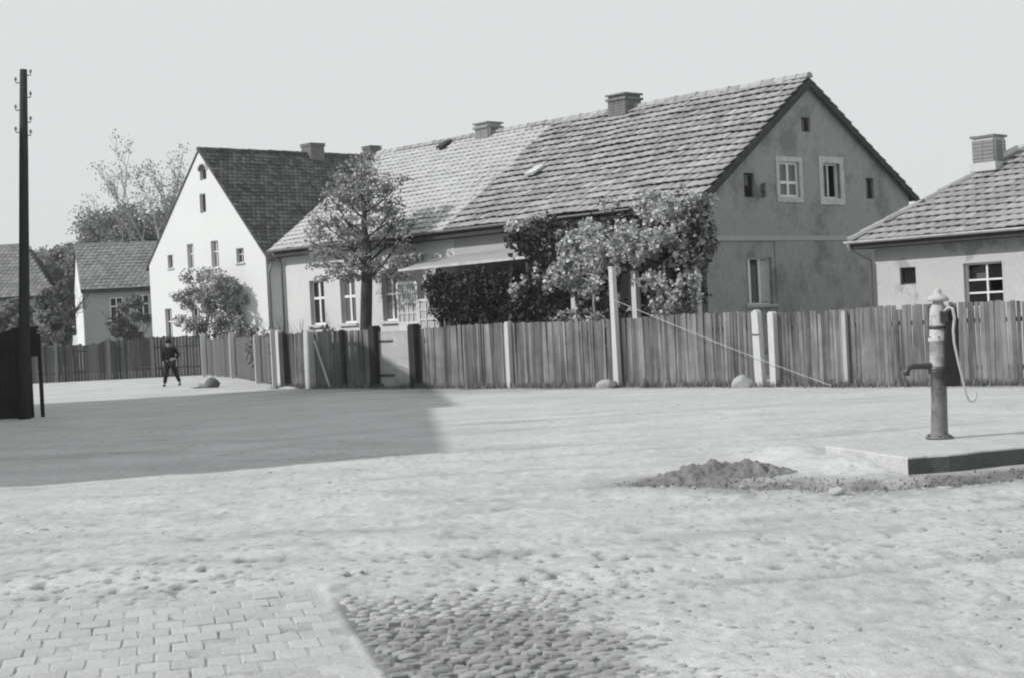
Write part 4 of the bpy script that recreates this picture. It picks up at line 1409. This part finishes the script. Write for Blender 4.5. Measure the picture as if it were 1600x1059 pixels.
def branch(mb, p, d, ln, r0, depth, g, tips, spread=.6, upb=.25, kids=(2, 3), shrink=.68, minr=.006, sides=6):
    p, d = Vector(p), Vector(d).normalized()
    pts, rad = [p], [r0]
    n_ = 4
    for k in range(n_):
        d = (d + Vector((g.gauss(0, .12), g.gauss(0, .12), g.gauss(0, .08) + upb * .12))).normalized()
        p = p + d * ln / n_
        pts.append(p); rad.append(max(minr, r0 * (1 - .4 * (k + 1) / n_)))
    mb.tube(pts, rad, sides if depth > 1 else 4, cap=False)
    tips.append(p)
    if depth <= 0:
        return
    for _ in range(g.randint(*kids)):
        ax = Vector((g.gauss(0, 1), g.gauss(0, 1), g.gauss(0, 1))).normalized()
        nd = (d + ax * spread + Vector((0, 0, upb * .5))).normalized()
        st = pts[g.choice((2, 3, 4, 4))]
        branch(mb, st, nd, ln * shrink * g.uniform(.8, 1.15), max(minr, rad[-1] * .8), depth - 1, g, tips, spread, upb, kids, shrink, minr, sides)


# the tree in the front garden
g = random.Random(12)
T = thing('garden_tree', 'young leafy tree with dark trunk in front of the white half of the farmhouse', 'tree', (-4.35, 45.9, 0))
mb = MB(); tips = []
mb.tube([(0, 0, -.1), (.02, 0, .5), (.05, 0, 1.6), (.12, 0, 2.6), (.18, 0, 3.4), (.2, .02, 4.0), (.14, .05, 4.8), (.2, .02, 5.6), (.16, 0, 6.4)], [.24, .2, .18, .175, .16, .13, .075, .04, .015], 12, cap=False)
for k in range(16):
    a = k * 2.4 + g.uniform(-.3, .3)
    z = 3.1 + 2.4 * (k / 16)
    ln = 1.15 - .5 * (k / 16)
    branch(mb, (.17, 0, z), (math.cos(a), math.sin(a), g.uniform(.35, .8) + .5 * k / 16), ln, .06 - .03 * k / 16, 2, g, tips, .5, .2, (2, 3), .66)
mb.build('trunk', M['bark'], T, True)
blobs = []
for p in tips:
    blobs.append((tuple(p), (.24, .24, .17), g.randint(8, 18)))
for k in range(170):
    z = 3.15 + 3.6 * g.random() ** 1.5
    rr = np.interp(z, [3.1, 3.7, 4.4, 5.2, 6.0, 6.8], [1.2, 1.9, 2.05, 1.35, .95, .35])
    a, q = g.uniform(0, 6.28), g.random() ** .45
    blobs.append(((.1 + math.cos(a) * q * rr, math.sin(a) * q * rr, z), (.3, .3, .14), g.randint(26, 52)))
leaf_cloud('crown', blobs, .09, 'leaf', T, 3, shell=.6, gap=.36, gscale=2.6)

# dark ivy under and beside the porch canopy
hl = lambda s, off, z: HOUSE + D1 * s - D2 * off + Vector((0, 0, z))
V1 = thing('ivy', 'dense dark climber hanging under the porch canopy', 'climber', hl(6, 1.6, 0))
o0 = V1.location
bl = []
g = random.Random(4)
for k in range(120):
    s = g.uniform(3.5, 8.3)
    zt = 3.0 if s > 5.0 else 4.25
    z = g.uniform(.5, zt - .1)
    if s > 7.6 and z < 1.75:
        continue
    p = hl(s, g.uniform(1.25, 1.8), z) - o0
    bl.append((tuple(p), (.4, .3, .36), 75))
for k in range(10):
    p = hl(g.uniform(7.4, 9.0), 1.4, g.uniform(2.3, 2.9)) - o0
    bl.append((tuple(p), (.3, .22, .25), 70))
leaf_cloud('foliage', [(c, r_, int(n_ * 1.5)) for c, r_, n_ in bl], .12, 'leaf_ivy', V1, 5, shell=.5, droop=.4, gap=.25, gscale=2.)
mb = MB()
for s in (4.2, 5.3, 6.9, 7.9):
    a = hl(s, 1.7, 0) - o0
    mb.tube([a, a + Vector((.1, .02, 1.)), a + Vector((-.05, .05, 2.)), a + Vector((.1, 0, 3.1))], [.05, .045, .035, .02], 6)
mb.build('stems', M['bark'], V1)
# pale vine on a post and beam arbour at the corner of the house
AR = thing('arbour', 'white post arbour at the corner of the farmhouse, carrying the pale vine', 'arbour', hl(1, 1.3, 0), FR)
for s, off, h in ((-1.75, 0, 2.75), (.2, 0, 2.75), (2.3, 0, 2.7)):
    mb = MB(); mb.mm((s - .075, off - .075, -.05), (s + .075, off + .075, h)); mb.build('post', M['concrete'], AR)
mb = MB(); mb.mm((-1.35, -.06, 2.76), (2.7, .06, 2.86)); mb.build('beam', M['wood_dark'], AR)
for s in (-1.2, -.4, .4, 1.4, 2.3):
    mb = MB(); mb.mm((s - .04, -1.25, 2.862), (s + .04, .25, 2.94)); mb.build('rafter', M['wood_dark'], AR)
V2 = thing('vine', 'pale autumn vine spilling over the arbour at the farmhouse corner', 'climber', hl(1, 1.3, 0))
o0 = V2.location
bl = []; bl2 = []
g = random.Random(9)


def vblob(s0, s1, f0, f1, z0, z1, n_, cnt_, rad=(.3, .3, .3), dst=None):
    for _ in range(n_):
        p = hl(g.uniform(s0, s1), g.uniform(f0, f1), g.uniform(z0, z1)) - o0
        (bl if dst is None else dst).append((tuple(p), rad, cnt_))


vblob(-.6, 2.4, .7, 1.7, 3.1, 4.1, 42, 60)
vblob(-.8, 1.3, .6, 1.5, 4.0, 4.5, 14, 50)
vblob(2.3, 3.6, 1.2, 1.7, 2.4, 3.9, 16, 60)
vblob(2.2, 3.7, 1.4, 1.9, .9, 3.2, 26, 50, (.24, .22, .3))
vblob(-.7, .9, 1.2, 1.6, 4.0, 4.75, 8, 24, (.16, .16, .18))
vblob(-.35, .35, 1.3, 1.7, 1.5, 3.1, 12, 45, (.2, .2, .3))
vblob(.4, .9, 1.1, 1.5, 2.5, 3.2, 5, 40, (.2, .2, .25))
vblob(-.5, .1, 1.4, 1.8, .9, 2.9, 14, 45, (.2, .2, .3))
vblob(-1.0, -.8, 1.5, 1.8, 1.2, 2.8, 5, 30, (.14, .14, .3))
vblob(-.9, 1.0, 1.3, 1.8, 2.3, 3.2, 14, 45, (.2, .2, .25))
vblob(1.9, 2.6, 1.4, 1.8, 2.4, 3.2, 6, 40, (.2, .2, .25))
vblob(3.4, 4.2, 1.4, 1.9, 3.6, 4.2, 5, 30, (.2, .2, .2))
vblob(3.3, 3.7, 1.6, 2.0, 1.4, 3.2, 4, 30, (.15, .2, .3))
vblob(4.2, 5.3, 1.5, 1.8, 4.0, 4.35, 8, 30, (.28, .2, .12))
vblob(4.7, 5.1, 1.7, 1.9, 2.4, 3.6, 6, 24, (.14, .14, .3))
vblob(1.9, 3.5, 1.2, 1.7, 2.9, 3.9, 22, 50)
vblob(2.0, 3.6, 1.5, 1.9, .8, 2.6, 14, 40, (.22, .2, .3))
for _ in range(46):                                                # trailing strands
    s_, z_ = g.uniform(-1.0, 4.6), g.uniform(2.9, 3.9)
    f_ = g.uniform(1.4, 1.95)
    for q in range(g.randint(3, 8)):
        p = hl(s_ + g.gauss(0, .05), f_ + g.gauss(0, .04), z_ - q * .16) - o0
        bl.append((tuple(p), (.08, .08, .11), 7))
for _ in range(18):                                                # shoots standing off the top
    s_, z_ = g.uniform(-.8, 4.4), 4.35
    for q in range(3):
        p = hl(s_ + q * g.gauss(0, .06), 1.2 + g.gauss(0, .1), z_ - (.45 if s_ > 2.6 else 0) + q * .11) - o0
        bl.append((tuple(p), (.09, .09, .08), 6))
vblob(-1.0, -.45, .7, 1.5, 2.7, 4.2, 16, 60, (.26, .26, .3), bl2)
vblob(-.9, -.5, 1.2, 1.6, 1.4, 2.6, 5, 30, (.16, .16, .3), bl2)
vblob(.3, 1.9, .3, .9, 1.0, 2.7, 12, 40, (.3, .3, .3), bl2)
leaf_cloud('foliage', [(c, r_, int(n_ * 2.3)) for c, r_, n_ in bl], .105, 'leaf_vine', V2, 6, shell=.6, droop=.9, gap=.47, gscale=2.1)
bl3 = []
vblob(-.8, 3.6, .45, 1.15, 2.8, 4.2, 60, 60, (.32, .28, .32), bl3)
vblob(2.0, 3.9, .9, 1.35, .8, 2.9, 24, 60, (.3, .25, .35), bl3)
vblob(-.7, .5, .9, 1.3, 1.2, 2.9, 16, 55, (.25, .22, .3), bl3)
leaf_cloud('inner_shade', bl3, .12, 'leaf_ivy', V2, 17, shell=.5, droop=.6)  # dark leaves stand in for the shade inside the vine
leaf_cloud('shaded_foliage', bl2, .145, 'leaf_vine_shade', V2, 7, shell=.5, droop=.8)  # darker leaf colour paints the vine's shaded side
mb = MB()
for s, f in ((.15, 1.45), (2.4, 1.5), (-.75, 1.4)):
    a = hl(s, f, 0) - o0
    mb.tube([a, a + Vector((.04, .03, 1.)), a + Vector((-.04, -.02, 2.)), a + Vector((.06, .1, 2.9)), a + Vector((.5, .3, 3.2))], [.045, .04, .035, .03, .02], 6)
mb.build('stems', M['bark_pale'], V2)

# bush in front of the white gable
B = thing('lilac_bush', 'large pale leafy bush in front of the white gable house', 'bush', (-13.4, 69.2, 0))
bl = []
g = random.Random(2)
for k in range(60):
    a, q = g.uniform(0, 6.28), math.sqrt(g.random())
    z = g.uniform(1.7, 4.5)
    rr = 1.55 * math.sqrt(max(.08, 1 - ((z - 3.0) / 1.75) ** 2))
    bl.append(((math.cos(a) * q * rr + .1, math.sin(a) * q * rr * .8, z), (.4, .4, .33), 130))
for k in range(12):
    bl.append(((g.uniform(.4, 2.0), g.uniform(-1.5, 0), g.uniform(1.2, 2.3)), (.4, .4, .35), 60))
leaf_cloud('foliage', bl, .13, 'leaf_bush', B, 8, shell=.6, gap=.28, gscale=1.4)
mb = MB(); tips = []
for k in range(5):
    branch(mb, (g.uniform(-.2, .2), g.uniform(-.2, .2), 0), (g.uniform(-.5, .5), g.uniform(-.5, .5), 1), 1.7, .07, 2, g, tips, .5, .3)
mb.build('stems', M['bark'], B)
# scrub behind the picket fence
for i, (x, y, h, rd) in enumerate(((-8.5, 55.5, 1.9, .8), (-7.6, 53.2, 1.75, .7), (-9.6, 60.2, 2.0, .9), (-7.0, 50.4, 1.85, .55), (-6.2, 49.3, 1.95, .5))):
    b_ = thing('garden_shrub', ['low scrub overtopping the middle of the picket fence', 'ragged shrub behind the near part of the picket fence', 'shrub at the far end of the picket fence, right of the pale bush',
               'small shrub behind the white corner post of the fence', 'thin shrub between corner post and broad white post'][i], 'shrub', (x, y, 0), group='shrubs behind the garden fence')
    bl = [((g.uniform(-rd, rd), g.uniform(-rd, rd), g.uniform(.4, h - .2)), (.35, .35, .3), 55) for k in range(14)]
    leaf_cloud('foliage', bl, .13, 'leaf_hedge', b_, 20 + i, shell=.6)
    mb = MB(); tips = []
    for k in range(3):
        branch(mb, (0, 0, 0), (g.uniform(-.5, .5), g.uniform(-.5, .5), 1), h * .55, .03, 2, g, tips, .5, .3)
    mb.build('stems', M['bark'], b_)


def far_tree(label, x, y, h, rad, leafm, dens, seed, z0=.25, bare=False, group='trees behind the houses'):
    t = thing('bare_tree' if bare else 'broadleaf_tree', label, 'tree', (x, y, 0), group=group)
    g = random.Random(seed)
    mb = MB(); tips = []
    th = h * (.42 if bare else .4)
    mb.tube([(0, 0, -.2), (.1, 0, th * .5), (0, .1, th)], [h * .028, h * .022, h * .018], 8, cap=False)
    for k in range(8 if bare else 7):
        a = k * 2.4 + g.uniform(-.4, .4)
        branch(mb, (0, 0, th * g.uniform(.65, 1)), (math.cos(a) * .7, math.sin(a) * .7, g.uniform(.5, 1.3)), h * .24, h * .012, 4 if bare else 3, g, tips, .55, .35, (2, 3), .72, minr=.011)
    mb.build('trunk', M['bark' if not bare else 'bark_pale'], t)
    bl = []
    if bare:
        for p in tips:
            if g.random() < dens:
                bl.append((tuple(p), (.5, .5, .4), g.randint(4, 10)))
        leaf_cloud('crown', bl, .15, leafm, t, seed)
    else:
        for k in range(int(70 * dens)):
            d = Vector((g.gauss(0, 1), g.gauss(0, 1), g.gauss(0, 1))).normalized() * g.random() ** .25
            zc = h * (1 + z0) / 2
            p = (d.x * rad, d.y * rad * .8, zc + d.z * h * (1 - z0) / 2 * .9)
            bl.append((p, (rad * .27, rad * .27, rad * .22), 130))
        leaf_cloud('crown', bl, .24, leafm, t, seed, shell=.55)
    return t


far_tree('bare limbed tall tree rising behind the cottage, left of white gable', -23.4, 108, 14.4, 4, 'leaf_far', .95, 31, bare=True)
far_tree('full dark tree behind the cottage ridge', -28.6, 116, 12.0, 4.0, 'leaf_far', 1.9, 32)
far_tree('rounded tree right behind the cottage roof, next to white gable', -24.6, 118, 12.6, 3.2, 'leaf_far', 1.5, 33)
far_tree('lower tree in the gap between distant house and cottage', -32.6, 118, 9.6, 2.8, 'leaf_far', 1.4, 34)
far_tree('dense bush like tree left of the white cottage end wall', -25.2, 86, 5.6, 1.05, 'leaf_hedge', .7, 35, z0=.05)
far_tree('small thin tree in front of the grey cottage wall', -21.0, 86, 4.2, 1.3, 'leaf_hedge', .25, 36, z0=.15)
far_tree('low shrubby tree in front of the distant house', -29.5, 92, 4.4, 1.6, 'leaf_hedge', .6, 37, z0=.05)
far_tree('round crowned tree at far left behind the distant house', -36.5, 128, 9.6, 4, 'leaf_far', 1.4, 38)


# grass and weeds along the foot of the fence
def grass_strip(name, pts_, h, m, seed):
    g_ = np.random.default_rng(seed)
    n_ = len(pts_)
    P = np.array(pts_)
    a = g_.uniform(0, 6.28, n_)
    hh = h * g_.uniform(.4, 1.3, n_)
    w_ = .012 + .01 * g_.random(n_)
    dx, dy = np.cos(a), np.sin(a)
    lean = g_.uniform(.1, .7, n_) * hh
    v0 = P + np.stack([-dy * w_, dx * w_, 0 * w_], -1); v1 = P + np.stack([dy * w_, -dx * w_, 0 * w_], -1)
    v2 = P + np.stack([dx * lean, dy * lean, hh], -1)
    V = np.stack([v0, v1, v2], 1).reshape(-1, 3)
    return link(name, np_mesh(name, V, np.arange(3 * n_).reshape(-1, 3), M[m]), kind='stuff')


pts_ = []
for _ in range(9000):
    s = random.uniform(-7.5, 18.5)
    c = .5 + .5 * math.sin(s * 1.7) * math.sin(s * .6 + 1)
    if random.random() > .25 + .75 * c * c:
        continue
    o = abs(random.gauss(0, .16)) + .03
    p = fl(s, o)
    pts_.append((p.x, p.y, float(ground_z(p.x, p.y)) - .01))
grass_strip('fence_grass', pts_, .16, 'grass', 3)
pts_ = []
for _ in range(2600):
    k = random.randrange(len(DITCH) - 1)
    a, b = DITCH[k], DITCH[k + 1]
    f = random.random()
    x = a[0] + (b[0] - a[0]) * f + random.gauss(0, .3); y = a[1] + (b[1] - a[1]) * f + random.gauss(0, .22)
    if (Vector((x, y, 0)) - Vector((3.8, 15.1, 0))).dot(v_s) > -.04 and x > 3.5:
        continue
    pts_.append((x, y, float(ground_z(x, y)) - .01))
grass_strip('ditch_grass', pts_, .03, 'grass', 4)

# ------------------------------------------------------------------ the person walking up the lane


def skin_mesh(name, joints, bones, m, parent=None, sub=2, root=0):
    me = bpy.data.meshes.new(name + '_cage')
    me.from_pydata([j[:3] for j in joints], bones, [])
    o = bpy.data.objects.new(name + '_cage', me)
    COL.objects.link(o)
    o.modifiers.new('skin', 'SKIN')
    if not me.skin_vertices:
        bpy.context.view_layer.objects.active = o
    lay = me.skin_vertices[0].data
    for i, j in enumerate(joints):
        rr = j[3] if hasattr(j[3], '__len__') else (j[3], j[3])
        lay[i].radius = rr
        lay[i].use_root = (i == root)
    md = o.modifiers.new('sub', 'SUBSURF'); md.levels = sub; md.render_levels = sub
    dg = bpy.context.evaluated_depsgraph_get()
    out = bpy.data.meshes.new_from_object(o.evaluated_get(dg))
    out.name = name
    bpy.data.objects.remove(o)
    bpy.data.meshes.remove(me)
    out.materials.clear(); out.materials.append(M[m])
    out.polygons.foreach_set('use_smooth', [True] * len(out.polygons))
    return link(name, out, parent)


J = [(0, .05, .86, .12), (0, .05, 1.02, .115), (-.01, .04, 1.2, .135), (-.01, .04, 1.33, .10), (-.01, .03, 1.39, .055), (-.01, .02, 1.46, .085), (-.01, .015, 1.55, .085),
     # legs
     (-.09, .04, .82, .09), (-.14, -.02, .46, .06), (-.2, -.06, .09, .042), (-.2, -.17, .04, .04),
     (.09, .06, .82, .09), (.13, .17, .47, .06), (.21, .33, .12, .042), (.22, .24, .05, .038),
     # arms: left hanging, right bent with the hand near the waist
     (-.18, .04, 1.3, .06), (-.23, .05, 1.06, .045), (-.22, -.02, .83, .033),
     (.17, .04, 1.3, .06), (.30, .1, 1.08, .045), (.19, -.04, .95, .033),
     (-.22, -.04, .76, .028), (.13, -.08, .94, .028)]
Bn = [(0, 1), (1, 2), (2, 3), (3, 4), (4, 5), (5, 6), (0, 7), (7, 8), (8, 9), (9, 10), (0, 11), (11, 12), (12, 13), (13, 14), (2, 15), (15, 16), (16, 17), (2, 18), (18, 19), (19, 20), (17, 21), (20, 22)]
for base, dv, cr in ((21, Vector((0, -.02, -1)), Vector((0, 1, 0))), (22, Vector((-1, -.2, -.1)), Vector((0, 0, 1)))):
    p = Vector(J[base][:3])
    for k in range(4):
        ln = (.07, .08, .076, .06)[k]
        q = p + cr * (.03 - .02 * k) + dv * .025
        J.append((*q, .0095)); a = len(J) - 1
        J.append((*(q + dv * ln * .6), .0085)); J.append((*(q + dv * ln + cr.cross(dv) * .01), .007))
        Bn += [(base, a), (a, a + 1), (a + 1, a + 2)]
    q = p + cr * .04 - dv * .01
    J.append((*q, .011)); a = len(J) - 1
    J.append((*(q + dv * .045 + cr * .012), .009)); Bn += [(base, a), (a, a + 1)]
man = skin_mesh('person', J, Bn, 'skin')
man.location = (-11.95, 54.1, 0)
man.rotation_euler = (0, 0, R(-8))
tag(man, 'person in dark jacket, trousers and cap walking on the sunlit lane', 'person')
skin_mesh('jacket', [(0, .05, .80, (.17, .135)), (0, .05, 1.02, (.165, .13)), (-.01, .04, 1.2, (.19, .14)), (-.01, .04, 1.33, (.13, .11)), (-.01, .035, 1.40, .07), (-.19, .04, 1.29, .078), (-.24, .05, 1.06, .062), (-.225, -.01, .86, .05), (.18, .04, 1.29, .078), (.31, .1, 1.08, .062), (.21, -.02, .96, .05)],
          [(0, 1), (1, 2), (2, 3), (3, 4), (2, 5), (5, 6), (6, 7), (2, 8), (8, 9), (9, 10)], 'cloth_dark', man)
skin_mesh('trousers', [(0, .05, .86, .145), (-.09, .04, .80, .112), (-.14, -.02, .46, .085), (-.2, -.06, .10, .068), (.09, .06, .80, .112), (.13, .17, .47, .085), (.21, .33, .14, .066)],
          [(0, 1), (1, 2), (2, 3), (0, 4), (4, 5), (5, 6)], 'cloth_trouser', man)
for a, b, c in (((-.2, -.03, .05), (-.2, -.12, .045), (-.2, -.2, .035)), ((.21, .34, .08), (.22, .27, .05), (.22, .2, .04))):
    skin_mesh('shoe', [(*a, .055), (*b, .052), (*c, .04)], [(0, 1), (1, 2)], 'shoe', man, 1)
bm = bmesh.new()
bmesh.ops.create_uvsphere(bm, u_segments=16, v_segments=10, radius=.108)
for v in bm.verts:
    v.co.z = max(v.co.z * .75, -.035); v.co.y *= 1.12
me = bpy.data.meshes.new('cap'); bm.to_mesh(me); bm.free(); me.materials.append(M['cloth_dark'])
cap_ = link('cap', me, man, loc=(-.01, .015, 1.575))
mb = MB(); mb.lathe([(.05, 0), (.12, .0), (.118, .012), (.05, .02)], 14); mb.v = [(x, y * .8 - .05, z) for x, y, z in mb.v]; mb.build('peak', M['cloth_dark'], cap_, loc=(0, 0, -.03))
bm = bmesh.new(); bmesh.ops.create_uvsphere(bm, u_segments=14, v_segments=10, radius=.097)
for v in bm.verts:
    if v.co.y < -.03:
        v.co.y = -.03
me = bpy.data.meshes.new('hair'); bm.to_mesh(me); bm.free(); me.materials.append(M['hair'])
link('hair', me, man, loc=(-.01, .03, 1.52))

# ------------------------------------------------------------------ thin summer haze
hm = bpy.data.materials.new('haze')
hm.use_nodes = True
hn, hl_ = hm.node_tree.nodes, hm.node_tree.links
hn.remove(hn['Principled BSDF'])
pv = hn.new('ShaderNodeVolumePrincipled')
pv.inputs['Color'].default_value = (.95, .97, .97, 1)
pv.inputs['Density'].default_value = .0005
pv.inputs['Anisotropy'].default_value = .1
hl_.new(pv.outputs[0], hn['Material Output'].inputs['Volume'])
mb = MB(); mb.mm((-430, -104, -1.3), (430, 500, 20)); mb.build('haze', hm, kind='stuff')
